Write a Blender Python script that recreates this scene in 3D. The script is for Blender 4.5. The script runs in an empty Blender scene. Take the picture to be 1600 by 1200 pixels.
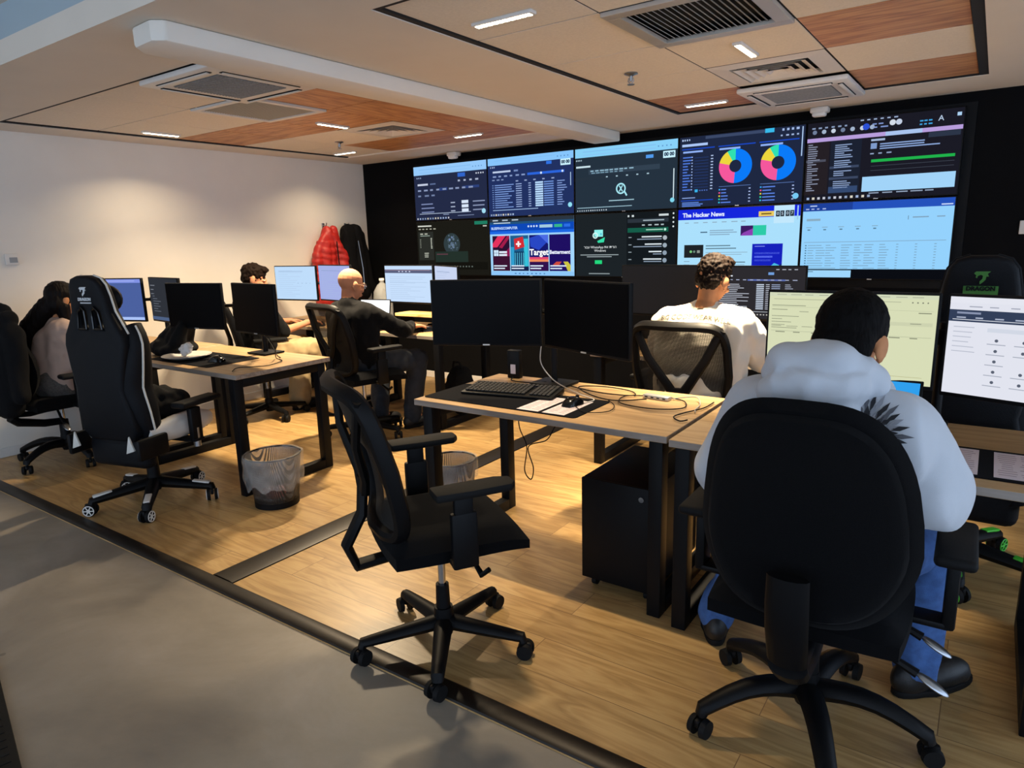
import bpy, bmesh, math, random
from math import sin, cos, pi, radians, sqrt
from mathutils import Vector, Matrix, noise
from mathutils.bvhtree import BVHTree
random.seed(7)
V = Vector
SC = bpy.context.scene
COL = SC.collection

# ------------------------------------------------------------------ colours and materials
def lin(c):
    return c / 12.92 if c <= 0.04045 else ((c + 0.055) / 1.055) ** 2.4
def rgb(h):
    if isinstance(h, str):
        h = h.lstrip('#')
        return tuple(lin(int(h[i:i + 2], 16) / 255) for i in (0, 2, 4))
    return tuple(lin(x / 255) for x in h)

def newmat(name):
    m = bpy.data.materials.new(name)
    m.use_nodes = True
    nt = m.node_tree
    b = nt.nodes['Principled BSDF']
    return m, nt, b

def mat(name, col, rough=0.5, metal=0.0, var=0.0, vscale=30.0, bump=0.0, bscale=200.0, spec=None, sheen=0.0, stretch=(1, 1, 1)):
    """plain procedural material: colour with noise variation and a fine bump"""
    m, nt, b = newmat(name)
    c = rgb(col)
    b.inputs['Base Color'].default_value = (*c, 1)
    b.inputs['Roughness'].default_value = rough
    b.inputs['Metallic'].default_value = metal
    if spec is not None: b.inputs['Specular IOR Level'].default_value = spec
    if sheen: b.inputs['Sheen Weight'].default_value = sheen
    if var or bump:
        tc = nt.nodes.new('ShaderNodeTexCoord')
        mp = nt.nodes.new('ShaderNodeMapping'); mp.inputs['Scale'].default_value = stretch
        nt.links.new(tc.outputs['Object'], mp.inputs['Vector'])
    if var:
        n = nt.nodes.new('ShaderNodeTexNoise'); n.inputs['Scale'].default_value = vscale; n.inputs['Detail'].default_value = 5
        nt.links.new(mp.outputs['Vector'], n.inputs['Vector'])
        r = nt.nodes.new('ShaderNodeValToRGB')
        r.color_ramp.elements[0].position = .3; r.color_ramp.elements[1].position = .7
        r.color_ramp.elements[0].color = (*[x * (1 - var) for x in c], 1)
        r.color_ramp.elements[1].color = (*[min(1, x * (1 + var)) for x in c], 1)
        nt.links.new(n.outputs['Fac'], r.inputs['Fac'])
        nt.links.new(r.outputs['Color'], b.inputs['Base Color'])
    if bump:
        n = nt.nodes.new('ShaderNodeTexNoise'); n.inputs['Scale'].default_value = bscale; n.inputs['Detail'].default_value = 3
        nt.links.new(mp.outputs['Vector'], n.inputs['Vector'])
        bp = nt.nodes.new('ShaderNodeBump'); bp.inputs['Strength'].default_value = bump; bp.inputs['Distance'].default_value = .004
        nt.links.new(n.outputs['Fac'], bp.inputs['Height'])
        nt.links.new(bp.outputs['Normal'], b.inputs['Normal'])
    return m

_em = {}
def em(col, k=1.0):
    """a lit pixel colour of a screen"""
    key = (str(col), k)
    if key in _em: return _em[key]
    m = bpy.data.materials.new('screen_light')
    m.use_nodes = True
    nt = m.node_tree; nt.nodes.clear()
    e = nt.nodes.new('ShaderNodeEmission'); o = nt.nodes.new('ShaderNodeOutputMaterial')
    e.inputs['Color'].default_value = (*rgb(col), 1); e.inputs['Strength'].default_value = k
    nt.links.new(e.outputs[0], o.inputs[0])
    _em[key] = m
    return m

def wood(name, dark, mid, light, axis='X', scale=1.0, rough=.45, planks=None, seam='#5a4028', contrast=1.0, bump=.1):
    """wood grain stretched along an axis; planks=(length,width) lays boards with seams"""
    m, nt, b = newmat(name)
    N = nt.nodes.new; L = nt.links.new
    tc = N('ShaderNodeTexCoord')
    src = tc.outputs['Object']
    if axis == 'Y':
        mr = N('ShaderNodeMapping'); mr.inputs['Rotation'].default_value = (0, 0, pi / 2); L(src, mr.inputs['Vector']); src = mr.outputs['Vector']
    br = None
    off = None
    if planks:
        br = N('ShaderNodeTexBrick'); br.offset = .37; br.inputs['Scale'].default_value = 1.0
        br.inputs['Brick Width'].default_value = planks[0]; br.inputs['Row Height'].default_value = planks[1]
        br.inputs['Mortar Size'].default_value = .0015; br.inputs['Mortar Smooth'].default_value = .1
        br.inputs['Color1'].default_value = (0, 0, 0, 1); br.inputs['Color2'].default_value = (1, 1, 1, 1); br.inputs['Mortar'].default_value = (.5, .5, .5, 1)
        L(src, br.inputs['Vector'])
        sc_ = N('ShaderNodeVectorMath'); sc_.operation = 'SCALE'; sc_.inputs['Scale'].default_value = 13.0
        L(br.outputs['Color'], sc_.inputs[0])
        ad = N('ShaderNodeVectorMath'); ad.operation = 'ADD'; L(src, ad.inputs[0]); L(sc_.outputs[0], ad.inputs[1])
        src = ad.outputs[0]
    mp = N('ShaderNodeMapping'); mp.inputs['Scale'].default_value = (1.3 * scale, 11 * scale, 11 * scale); L(src, mp.inputs['Vector'])
    n1 = N('ShaderNodeTexNoise'); n1.inputs['Scale'].default_value = 1.6; n1.inputs['Detail'].default_value = 3; n1.inputs['Distortion'].default_value = .6; L(mp.outputs[0], n1.inputs['Vector'])
    mu = N('ShaderNodeMath'); mu.operation = 'MULTIPLY'; mu.inputs[1].default_value = 9.0; L(n1.outputs['Fac'], mu.inputs[0])
    fr = N('ShaderNodeMath'); fr.operation = 'PINGPONG'; fr.inputs[1].default_value = 1.0; L(mu.outputs[0], fr.inputs[0])
    mp2 = N('ShaderNodeMapping'); mp2.inputs['Scale'].default_value = (4 * scale, 90 * scale, 90 * scale); L(src, mp2.inputs['Vector'])
    n2 = N('ShaderNodeTexNoise'); n2.inputs['Scale'].default_value = 2.0; n2.inputs['Detail'].default_value = 6; L(mp2.outputs[0], n2.inputs['Vector'])
    mx = N('ShaderNodeMix'); mx.data_type = 'FLOAT'; mx.inputs[0].default_value = .45; L(fr.outputs[0], mx.inputs[2]); L(n2.outputs['Fac'], mx.inputs[3])
    cr = N('ShaderNodeValToRGB'); e = cr.color_ramp.elements
    e[0].position = .18; e[0].color = (*rgb(dark), 1); e[1].position = .8; e[1].color = (*rgb(light), 1)
    k = cr.color_ramp.elements.new(.45); k.color = (*rgb(mid), 1)
    L(mx.outputs[0], cr.inputs['Fac'])
    out = cr.outputs['Color']
    if planks:
        hs = N('ShaderNodeHueSaturation')
        mv = N('ShaderNodeMapRange'); mv.inputs['To Min'].default_value = .86; mv.inputs['To Max'].default_value = 1.1; L(br.outputs['Color'], mv.inputs['Value'])
        L(mv.outputs[0], hs.inputs['Value']); L(out, hs.inputs['Color'])
        ms = N('ShaderNodeMix'); ms.data_type = 'RGBA'; L(br.outputs['Fac'], ms.inputs[0]); L(hs.outputs[0], ms.inputs[6]); ms.inputs[7].default_value = (*rgb(seam), 1)
        out = ms.outputs[2]
    L(out, b.inputs['Base Color'])
    b.inputs['Roughness'].default_value = rough
    bp = N('ShaderNodeBump'); bp.inputs['Strength'].default_value = bump; bp.inputs['Distance'].default_value = .003
    L(mx.outputs[0], bp.inputs['Height']); L(bp.outputs[0], b.inputs['Normal'])
    return m

def glassy(name, col, alpha, rough=.15, var=0.35, scale=9):
    """thin see-through plastic or mesh: part lets light straight through"""
    m, nt, b = newmat(name)
    N = nt.nodes.new; L = nt.links.new
    b.inputs['Base Color'].default_value = (*rgb(col), 1); b.inputs['Roughness'].default_value = rough
    tc = N('ShaderNodeTexCoord'); n = N('ShaderNodeTexNoise'); n.inputs['Scale'].default_value = scale; n.inputs['Detail'].default_value = 4
    L(tc.outputs['Object'], n.inputs['Vector'])
    mr = N('ShaderNodeMapRange'); mr.inputs['From Min'].default_value = .3; mr.inputs['From Max'].default_value = .7
    mr.inputs['To Min'].default_value = max(0, alpha - var / 2); mr.inputs['To Max'].default_value = min(1, alpha + var / 2)
    L(n.outputs['Fac'], mr.inputs['Value']); L(mr.outputs[0], b.inputs['Alpha'])
    return m

def netting(name, col, pitch, alpha_wire=.9, rough=.6, solid=.5):
    """woven wire or chair mesh: square holes cut by checker of two waves"""
    m, nt, b = newmat(name)
    N = nt.nodes.new; L = nt.links.new
    b.inputs['Base Color'].default_value = (*rgb(col), 1); b.inputs['Roughness'].default_value = rough
    tc = N('ShaderNodeTexCoord'); sp = N('ShaderNodeSeparateXYZ'); L(tc.outputs['Object'], sp.inputs[0])
    outs = []
    for ax in ('X', 'Z'):
        mu = N('ShaderNodeMath'); mu.operation = 'MULTIPLY'; mu.inputs[1].default_value = 1 / pitch; L(sp.outputs[ax], mu.inputs[0])
        fr = N('ShaderNodeMath'); fr.operation = 'FRACT'; L(mu.outputs[0], fr.inputs[0])
        lt = N('ShaderNodeMath'); lt.operation = 'LESS_THAN'; lt.inputs[1].default_value = solid; L(fr.outputs[0], lt.inputs[0])
        outs.append(lt.outputs[0])
    mx = N('ShaderNodeMath'); mx.operation = 'MAXIMUM'; L(outs[0], mx.inputs[0]); L(outs[1], mx.inputs[1])
    mu = N('ShaderNodeMath'); mu.operation = 'MULTIPLY'; mu.inputs[1].default_value = alpha_wire; L(mx.outputs[0], mu.inputs[0])
    L(mu.outputs[0], b.inputs['Alpha'])
    return m

# ------------------------------------------------------------------ mesh builder
class MB:
    def __init__(self): self.bm = bmesh.new()
    def merge(self, tmp, M=None, mi=0):
        if M is not None: bmesh.ops.transform(tmp, matrix=M, verts=tmp.verts)
        vm = {}
        for v in tmp.verts: vm[v] = self.bm.verts.new(v.co)
        for f in tmp.faces:
            try:
                nf = self.bm.faces.new([vm[v] for v in f.verts]); nf.material_index = mi if mi is not None else f.material_index
            except ValueError: pass
        tmp.free()
        return self
    def box(self, c, s, rz=0.0, mi=0, bev=0.0, seg=2, R=None):
        t = bmesh.new(); bmesh.ops.create_cube(t, size=1.0)
        bmesh.ops.transform(t, matrix=Matrix.Diagonal((*s, 1)), verts=t.verts)
        if bev: bmesh.ops.bevel(t, geom=t.edges[:], offset=min(bev, min(s) * .49), segments=seg, profile=.5, affect='EDGES')
        M = Matrix.Translation(c) @ (R.to_4x4() if R is not None else Matrix.Rotation(rz, 4, 'Z'))
        return self.merge(t, M, mi)
    def cyl(self, p0, p1, r0, r1=None, n=16, mi=0):
        p0, p1 = V(p0), V(p1); r1 = r0 if r1 is None else r1
        d = p1 - p0; t = bmesh.new()
        bmesh.ops.create_cone(t, cap_ends=True, cap_tris=False, segments=n, radius1=max(r0, 1e-5), radius2=max(r1, 1e-5), depth=d.length)
        M = Matrix.Translation((p0 + p1) / 2) @ V((0, 0, 1)).rotation_difference(d.normalized()).to_matrix().to_4x4()
        return self.merge(t, M, mi)
    def ell(self, c, r, R=None, mi=0, u=16, v=10):
        t = bmesh.new(); bmesh.ops.create_uvsphere(t, u_segments=u, v_segments=v, radius=1.0)
        r = (r, r, r) if isinstance(r, (int, float)) else r
        M = Matrix.Translation(c) @ (R.to_4x4() if R is not None else Matrix.Identity(4)) @ Matrix.Diagonal((*r, 1))
        return self.merge(t, M, mi)
    def cap(self, p0, p1, r0, r1=None, mi=0, n=16):
        r1 = r0 if r1 is None else r1
        if (V(p1) - V(p0)).length > 1e-4: self.cyl(p0, p1, r0, r1, n, mi)
        self.ell(p0, r0, None, mi, n, 10); self.ell(p1, r1, None, mi, n, 10)
        return self
    def tube(self, pts, r, n=8, mi=0, closed=False, flat=None, up=None):
        """sweep a ring along points; r number or list; flat=(a,b) scales ring axes, with b along the up hint"""
        pts = [V(p) for p in pts]; m = len(pts)
        rs = r if isinstance(r, (list, tuple)) else [r] * m
        T = []
        for i in range(m):
            a = pts[(i - 1) % m] if (closed or i > 0) else pts[i]
            b = pts[(i + 1) % m] if (closed or i < m - 1) else pts[i]
            T.append((b - a).normalized())
        up = V(up) if up else (V((0, 0, 1)) if abs(T[0].z) < .9 else V((0, 1, 0)))
        x = T[0].cross(up).normalized()
        rings = []
        for i in range(m):
            if i: x = (T[i - 1].rotation_difference(T[i])) @ x
            x = (x - T[i] * x.dot(T[i])).normalized(); y = T[i].cross(x)
            fa, fb = flat or (1, 1)
            rings.append([self.bm.verts.new(pts[i] + x * (cos(2 * pi * k / n) * rs[i] * fa) + y * (sin(2 * pi * k / n) * rs[i] * fb)) for k in range(n)])
        for i in range(m if closed else m - 1):
            A, B = rings[i], rings[(i + 1) % m]
            for k in range(n):
                f = self.bm.faces.new([A[k], A[(k + 1) % n], B[(k + 1) % n], B[k]]); f.material_index = mi
        if not closed:
            for R_ in (list(reversed(rings[0])), rings[-1]):
                f = self.bm.faces.new(R_); f.material_index = mi
        return self
    def lathe(self, prof, c=(0, 0, 0), n=32, mi=0, wob=None):
        c = V(c); rings = []
        for j, (r, z) in enumerate(prof):
            ring = []
            for k in range(n):
                a = 2 * pi * k / n; rr, zz = (r, z) if wob is None else wob(a, j, r, z)
                ring.append(self.bm.verts.new(c + V((rr * cos(a), rr * sin(a), zz))))
            rings.append(ring)
        for i in range(len(rings) - 1):
            for k in range(n):
                f = self.bm.faces.new([rings[i][k], rings[i][(k + 1) % n], rings[i + 1][(k + 1) % n], rings[i + 1][k]]); f.material_index = mi
        return self
    def disc(self, c, r, n=32, mi=0):
        c = V(c); f = self.bm.faces.new([self.bm.verts.new(c + V((r * cos(2 * pi * k / n), r * sin(2 * pi * k / n), 0))) for k in range(n)]); f.material_index = mi
        return self
    def poly(self, pts, mi=0):
        f = self.bm.faces.new([self.bm.verts.new(p) for p in pts]); f.material_index = mi
        return self
    def prism(self, poly, d, M=None, mi=0, bev=0.0, holes=(), seg=2):
        """polygon in local x,z pushed along +y by d"""
        t = bmesh.new(); edges = []
        for lp in (poly, *holes):
            vs = [t.verts.new((p[0], 0, p[1])) for p in lp]
            for i in range(len(vs)): edges.append(t.edges.new((vs[i], vs[(i + 1) % len(vs)])))
        bmesh.ops.triangle_fill(t, edges=edges, use_beauty=True, use_dissolve=False)
        r = bmesh.ops.extrude_face_region(t, geom=t.faces[:])
        bmesh.ops.translate(t, verts=[g for g in r['geom'] if isinstance(g, bmesh.types.BMVert)], vec=(0, d, 0))
        bmesh.ops.recalc_face_normals(t, faces=t.faces[:])
        if bev:
            ed = [e for e in t.edges if len(e.link_faces) == 2 and e.calc_face_angle(0) > .9]
            bmesh.ops.bevel(t, geom=ed, offset=bev, segments=seg, profile=.5, affect='EDGES')
        return self.merge(t, M, mi)
    def surf(self, fn, nu, nv, mi=0, thick=0.0):
        t = bmesh.new()
        g = [[t.verts.new(fn(i / nu, j / nv)) for j in range(nv + 1)] for i in range(nu + 1)]
        for i in range(nu):
            for j in range(nv): t.faces.new([g[i][j], g[i + 1][j], g[i + 1][j + 1], g[i][j + 1]])
        if thick: bmesh.ops.solidify(t, geom=t.faces[:], thickness=thick)
        return self.merge(t, None, mi)
    def warp(self, fn):
        for v in self.bm.verts: v.co = fn(v.co)
        return self
    def build(self, name, mats, parent=None, smooth=True, angle=38, loc=None, rz=0.0, recalc=True):
        if recalc: bmesh.ops.recalc_face_normals(self.bm, faces=self.bm.faces[:])
        me = bpy.data.meshes.new(name); self.bm.to_mesh(me); self.bm.free()
        for m in (mats if isinstance(mats, (list, tuple)) else [mats]): me.materials.append(m)
        if smooth:
            me.polygons.foreach_set('use_smooth', [True] * len(me.polygons)); me.set_sharp_from_angle(angle=radians(angle))
        o = bpy.data.objects.new(name, me); COL.objects.link(o)
        if parent is not None: o.parent = parent
        if loc is not None: o.location = loc
        o.rotation_euler.z = rz
        return o

def tag(o, label, cat, group=None):
    o['label'] = label; o['category'] = cat
    if group: o['group'] = group
    return o
def thing(name, label, cat, loc=(0, 0, 0), rz=0.0, group=None):
    o = bpy.data.objects.new(name, None); COL.objects.link(o); o.empty_display_size = .1
    o.location = loc; o.rotation_euler.z = rz
    return tag(o, label, cat, group)
def struct(o):
    o['kind'] = 'structure'; return o

def text_bm(s, size, align='LEFT', bold=0.0, extrude=0.0):
    cu = bpy.data.curves.new('txt', 'FONT'); cu.body = s; cu.size = size; cu.align_x = align; cu.align_y = 'CENTER'; cu.offset = bold; cu.extrude = extrude; cu.resolution_u = 3
    o = bpy.data.objects.new('txt', cu); COL.objects.link(o)
    bpy.context.view_layer.update()
    dg = bpy.context.evaluated_depsgraph_get()
    me = bpy.data.meshes.new_from_object(o.evaluated_get(dg))
    bm = bmesh.new(); bm.from_mesh(me)
    bpy.data.objects.remove(o); bpy.data.curves.remove(cu); bpy.data.meshes.remove(me)
    bmesh.ops.triangulate(bm, faces=bm.faces[:])
    return bm

def blob(name, prims, mats, parent=None, voxel=.01, smooth=4, disp=None, extra=None, post=None):
    """union of capsules and ellipsoids remeshed into ONE continuous skin"""
    b = MB()
    for p in prims:
        if p[0] == 'c': b.cap(*p[1:])
        elif p[0] == 'e': b.ell(*p[1:])
    o = b.build(name, mats, parent, smooth=False)
    m = o.modifiers.new('r', 'REMESH'); m.mode = 'VOXEL'; m.voxel_size = voxel
    if smooth:
        s = o.modifiers.new('s', 'SMOOTH'); s.factor = .5; s.iterations = smooth
    bpy.context.view_layer.update()
    me = bpy.data.meshes.new_from_object(o.evaluated_get(bpy.context.evaluated_depsgraph_get()))
    o.modifiers.clear(); old = o.data; o.data = me; bpy.data.meshes.remove(old); me.name = name
    if disp:
        nrm = [v.normal.copy() for v in me.vertices]
        for v, n in zip(me.vertices, nrm): v.co = v.co + n * disp(v.co, n)
    bm = bmesh.new(); bm.from_mesh(me)
    for f in bm.faces: f.material_index = 0; f.smooth = True
    if post: post(bm)
    if extra is not None:
        e = MB(); e.bm = bm; bmx = extra.bm; e.merge(bmx, None, None)
        for f in e.bm.faces: f.smooth = True
    bm.to_mesh(me); bm.free()
    if not me.materials:
        for m_ in (mats if isinstance(mats, (list, tuple)) else [mats]): me.materials.append(m_)
    return o

def folds(amp, scale, stretch=(1, 1, 1), seed=0.0):
    def f(co, n):
        p = V((co.x * scale * stretch[0] + seed, co.y * scale * stretch[1], co.z * scale * stretch[2]))
        a = noise.noise(p) + .5 * noise.noise(p * 2.1 + V((3, 1, 7)))
        return amp * (1 - 2 * abs(a))
    return f

def decal(target, polys, mats, name, parent, origin, right, up, into, off=.0018):
    """print flat 2-D polygons onto a cloth surface: every vertex is dropped on the cloth along 'into'"""
    bv = BVHTree.FromPolygons([v.co for v in target.data.vertices], [p.vertices for p in target.data.polygons])
    o = V(origin); r = V(right).normalized(); u = V(up).normalized(); d = V(into).normalized()
    b = MB()
    for tmp, mi in polys:
        ok = {}
        for v in tmp.verts:
            p = o + r * v.co.x + u * v.co.y - d * .4
            h = bv.ray_cast(p, d, 1.0)
            ok[v] = h[0] + h[1] * off if h[0] is not None else None
        for f in tmp.faces:
            if all(ok[v] is not None for v in f.verts): b.poly([ok[v] for v in f.verts], mi)
        tmp.free()
    return b.build(name, mats, parent, smooth=False, recalc=False)
# ------------------------------------------------------------------ materials
M = {}
M['wall'] = mat('white_wall_paint', '#e4ddd2', .75, var=.03, vscale=3, bump=.05, bscale=120)
M['blackwall'] = mat('black_wall_paint', '#08080a', .8, spec=.1, var=.1, vscale=5, bump=.05)
M['ceil'] = mat('ceiling_plaster', '#dcd2c4', .85, var=.02, vscale=4)
M['bulk'] = mat('bulkhead_daylight_tint', '#a3b4bd', .7, var=.02, vscale=3)  # bluish cast of the daylight on the bulkhead is put into the colour
M['tile'] = mat('mineral_ceiling_tile', '#e0d6c6', .9, var=.05, vscale=90, bump=.2, bscale=260)
M['gap'] = mat('dark_shadow_gap', '#14100e', .8)
M['cwoodx'] = wood('walnut_ceiling_panel', '#96633a', '#b98250', '#cb9862', 'X', .9, .5)
M['cwoody'] = wood('walnut_ceiling_panel_lengthwise', '#96633a', '#b98250', '#cb9862', 'Y', .9, .5)
M['floor'] = wood('oak_floor_boards', '#9c7b4c', '#ad8a58', '#ba9965', 'X', .8, .36, planks=(1.25, .195), seam='#7a5c3c', bump=.06)
M['desk'] = wood('light_oak_desk_laminate', '#9a7b54', '#ab8a60', '#b5956b', 'X', .55, .42, bump=.04)
M['desky'] = wood('light_oak_desk_edge', '#7d7066', '#8f8378', '#9c9188', 'X', .7, .5, bump=.04)
M['plankwood'] = wood('pale_pine_board', '#c79a58', '#dcb374', '#e6c38a', 'X', 1.2, .5)
M['bronze'] = mat('dark_bronze_strip', '#1f1914', .42, metal=.45, var=.12, vscale=12, bump=.05, bscale=60)
M['white_pl'] = mat('white_plastic', '#d9d5cf', .45, var=.02)
M['grey_grille'] = mat('grey_filter', '#8d8f92', .8, var=.15, vscale=60)
M['dark'] = mat('dark_void', '#0a0a0a', .8)
M['blk_metal'] = mat('black_powder_coat', '#0c0c0e', .5, spec=.14, bump=.12, bscale=500)
M['blk_pl'] = mat('black_plastic', '#08080a', .5, spec=.16, bump=.1, bscale=400)
M['blk_gloss'] = mat('black_gloss_plastic', '#0b0b0d', .18)
M['blk_fab'] = mat('black_woven_fabric', '#08080a', .95, spec=.08, var=.25, vscale=300, bump=.5, bscale=900, sheen=.03)
M['blk_leather'] = mat('black_leatherette', '#090b10', .55, spec=.16, var=.1, vscale=20, bump=.25, bscale=300)
M['wht_leather'] = mat('white_leatherette', '#cfcac3', .45, bump=.2, bscale=300)
M['piping'] = mat('white_piping', '#d2d0c8', .5)
M['chrome'] = mat('chrome', '#c9ccd2', .12, metal=1.0)
M['steel'] = mat('brushed_steel', '#a9adb3', .3, metal=1.0)
M['screen_off'] = mat('dark_monitor_glass', '#020204', .4, spec=.07)
M['screen_gloss'] = mat('monitor_glass_reflection_tint', '#120c08', .42, spec=.3)  # brown base colour stands in for the white sweatshirt reflected in the glass
M['rubber'] = mat('black_rubber', '#0b0b0c', .7, spec=.2, bump=.1)
M['matcloth'] = mat('dark_desk_mat', '#0a0b10', .9, spec=.1, bump=.2, bscale=700)
M['paper'] = mat('printed_card', '#c9bcc2', .6)
M['paper_ink'] = mat('card_ink', '#8d7f88', .7)
M['keys'] = mat('black_keycaps', '#0f1012', .5)
M['green'] = mat('bright_green_plastic', '#3fb52c', .4)
M['skin'] = mat('skin', '#bb8058', .7, spec=.15, var=.06, vscale=25, bump=.1, bscale=180)
M['skin2'] = mat('pale_skin', '#b98061', .75, spec=.12, var=.06, vscale=25, bump=.1, bscale=180)
M['scalp'] = mat('shaved_scalp', '#b08872', .5, var=.1, vscale=60, bump=.15, bscale=600)
M['eye'] = mat('eye_white', '#e6e2da', .2)
M['iris'] = mat('dark_iris', '#2a1a10', .2)
M['lip'] = mat('lips', '#a5604f', .5)
M['hair'] = mat('black_hair', '#070505', .7, spec=.08, var=.3, vscale=60, bump=.8, bscale=160, stretch=(1, 1, .25))
M['hair2'] = mat('dark_brown_hair', '#150b06', .7, spec=.1, var=.3, vscale=60, bump=.8, bscale=160, stretch=(1, 1, .25))
M['hair3'] = mat('long_dark_brown_hair', '#0e0705', .6, spec=.12, var=.35, vscale=70, bump=.8, bscale=120, stretch=(1, 1, .15))
M['hoodie'] = mat('pale_grey_white_fleece', '#bcc1c9', .95, var=.02, vscale=8, bump=.25, bscale=700, sheen=.2)
M['whiteshirt'] = mat('off_white_cotton', '#ddd6c8', .9, var=.02, vscale=10, bump=.25, bscale=600, sheen=.1)
M['jeans'] = mat('blue_denim', '#3a5c94', .9, var=.2, vscale=40, bump=.4, bscale=600)
M['darkjeans'] = mat('faded_dark_denim', '#20252d', .9, var=.25, vscale=30, bump=.4, bscale=600)
M['blkknit'] = mat('black_knit', '#0b0b0d', .95, spec=.15, var=.15, vscale=200, bump=.4, bscale=500, sheen=.03)
M['tan'] = mat('beige_trousers', '#a58f68', .9, var=.06, vscale=20, bump=.3, bscale=500)
M['pinktop'] = mat('dusty_beige_blouse', '#b39a8c', .85, var=.05, vscale=12, bump=.25, bscale=500)
M['greyskirt'] = mat('grey_marl_trousers', '#56524f', .95, var=.3, vscale=90, bump=.3, bscale=500)
M['shoe'] = mat('black_shoe', '#0d0d0f', .5, bump=.2, bscale=300)
M['reflect'] = mat('pale_shoe_tab', '#b9bcc0', .4)
M['ink'] = mat('black_print', '#1b1c22', .8)
M['ink2'] = mat('grey_print', '#55575f', .8)
M['greyprint'] = mat('faded_grey_print', '#6b6455', .9)
M['red'] = mat('red_nylon_quilt', '#b3251f', .5, var=.12, vscale=20, bump=.2, bscale=120)
M['blkcloth'] = mat('black_cloth', '#08080a', .9, spec=.2, var=.2, vscale=20, bump=.3, bscale=300)
M['plate'] = mat('white_paper_plate', '#c9c4bd', .6)
M['tissue'] = mat('white_tissue', '#e4e2de', .8, bump=.3, bscale=90)
M['bag'] = glassy('clear_bin_liner', '#e4e2de', .22, .2, .2, 14)
M['bottle'] = glassy('clear_plastic', '#d7dadb', .25, .08, .15, 6)
M['bin'] = netting('black_wire_mesh', '#101012', .0065, .97, .5, .45)
M['chairmesh'] = netting('black_chair_mesh', '#0b0a08', .004, 1.0, .7, .56)
M['silver'] = mat('silver_plastic', '#b8b8b8', .35, metal=.5)
M['whitecable'] = mat('white_cable', '#bdb9b2', .5)
M['thermo'] = mat('grey_display_glass', '#8a8d90', .3)
M['greenlogo'] = mat('green_embroidery', '#3f7a33', .8)
M['whitelogo'] = mat('white_embroidery', '#c9ccce', .8)
# worn concrete
m, nt, b = newmat('worn_concrete')
N = nt.nodes.new; L = nt.links.new
tc = N('ShaderNodeTexCoord'); n1 = N('ShaderNodeTexNoise'); n1.inputs['Scale'].default_value = 1.3; n1.inputs['Detail'].default_value = 9; n1.inputs['Roughness'].default_value = .62; n1.inputs['Distortion'].default_value = .5
L(tc.outputs['Object'], n1.inputs['Vector'])
cr = N('ShaderNodeValToRGB'); e = cr.color_ramp.elements
e[0].position = .3; e[0].color = (*rgb('#6d655c'), 1); e[1].position = .72; e[1].color = (*rgb('#998f83'), 1)
k = e.new(.5); k.color = (*rgb('#837a6d'), 1)
L(n1.outputs['Fac'], cr.inputs['Fac'])
n2 = N('ShaderNodeTexNoise'); n2.inputs['Scale'].default_value = 40; n2.inputs['Detail'].default_value = 4; L(tc.outputs['Object'], n2.inputs['Vector'])
vo = N('ShaderNodeTexVoronoi'); vo.inputs['Scale'].default_value = 3.1; L(tc.outputs['Object'], vo.inputs['Vector'])
lt = N('ShaderNodeMath'); lt.operation = 'LESS_THAN'; lt.inputs[1].default_value = .035; L(vo.outputs['Distance'], lt.inputs[0])
mm = N('ShaderNodeMath'); mm.operation = 'MULTIPLY'; mm.inputs[1].default_value = .5; L(lt.outputs[0], mm.inputs[0])
ms = N('ShaderNodeMix'); ms.data_type = 'RGBA'; L(mm.outputs[0], ms.inputs[0]); L(cr.outputs[0], ms.inputs[6]); ms.inputs[7].default_value = (*rgb('#4c443c'), 1)
L(ms.outputs[2], b.inputs['Base Color'])
rr = N('ShaderNodeMapRange'); rr.inputs['To Min'].default_value = .38; rr.inputs['To Max'].default_value = .62; L(n1.outputs['Fac'], rr.inputs['Value']); L(rr.outputs[0], b.inputs['Roughness'])
bp = N('ShaderNodeBump'); bp.inputs['Strength'].default_value = .08; bp.inputs['Distance'].default_value = .004; L(n2.outputs['Fac'], bp.inputs['Height']); L(bp.outputs[0], b.inputs['Normal'])
M['concrete'] = m

# ------------------------------------------------------------------ the room
XW, YW, ZC = -5.86, 5.56, 2.325
XR, YF = 3.4, -4.0
YS0, YS1 = 1.478, 1.558
struct(MB().box(((XW + XR) / 2, (YS0 + YW) / 2, -.05), (XR - XW, YW - YS0, .1)).build('floor', M['floor'], smooth=False))
struct(MB().box(((XW + XR) / 2, (YF + YS0) / 2, -.055), (XR - XW, YS0 - YF, .1)).build('floor_concrete', M['concrete'], smooth=False))
def strip(name, a, b, w, h):
    a, b = V(a), V(b); d = (b - a).normalized(); s = V((-d.y, d.x, 0))
    prof = [(-w / 2, -.004), (-w / 2 + .004, h * .55), (-w * .3, h), (w * .3, h), (w / 2 - .004, h * .55), (w / 2, -.004)]
    B = MB(); ra = [B.bm.verts.new(a + s * x + V((0, 0, z))) for x, z in prof]; rb = [B.bm.verts.new(b + s * x + V((0, 0, z))) for x, z in prof]
    for i in range(5): B.bm.faces.new([ra[i], ra[i + 1], rb[i + 1], rb[i]])
    B.bm.faces.new(ra); B.bm.faces.new(rb)
    return struct(B.build(name, M['bronze']))
strip('trim_1', (XW, (YS0 + YS1) / 2, 0), (XR, (YS0 + YS1) / 2, 0), YS1 - YS0, .012)
strip('trim_2', (-2.735, YS1 + .001, 0), (-2.735, YW - .01, 0), .155, .009)
struct(MB().box((XW - .05, (YF + YW) / 2, 1.3), (.1, YW - YF + .2, 2.7)).build('wall_left', M['wall'], smooth=False))
struct(MB().box(((XW + XR) / 2, YW + .05, 1.3), (XR - XW, .1, 2.7)).build('wall_back', M['blackwall'], smooth=False))
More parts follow.
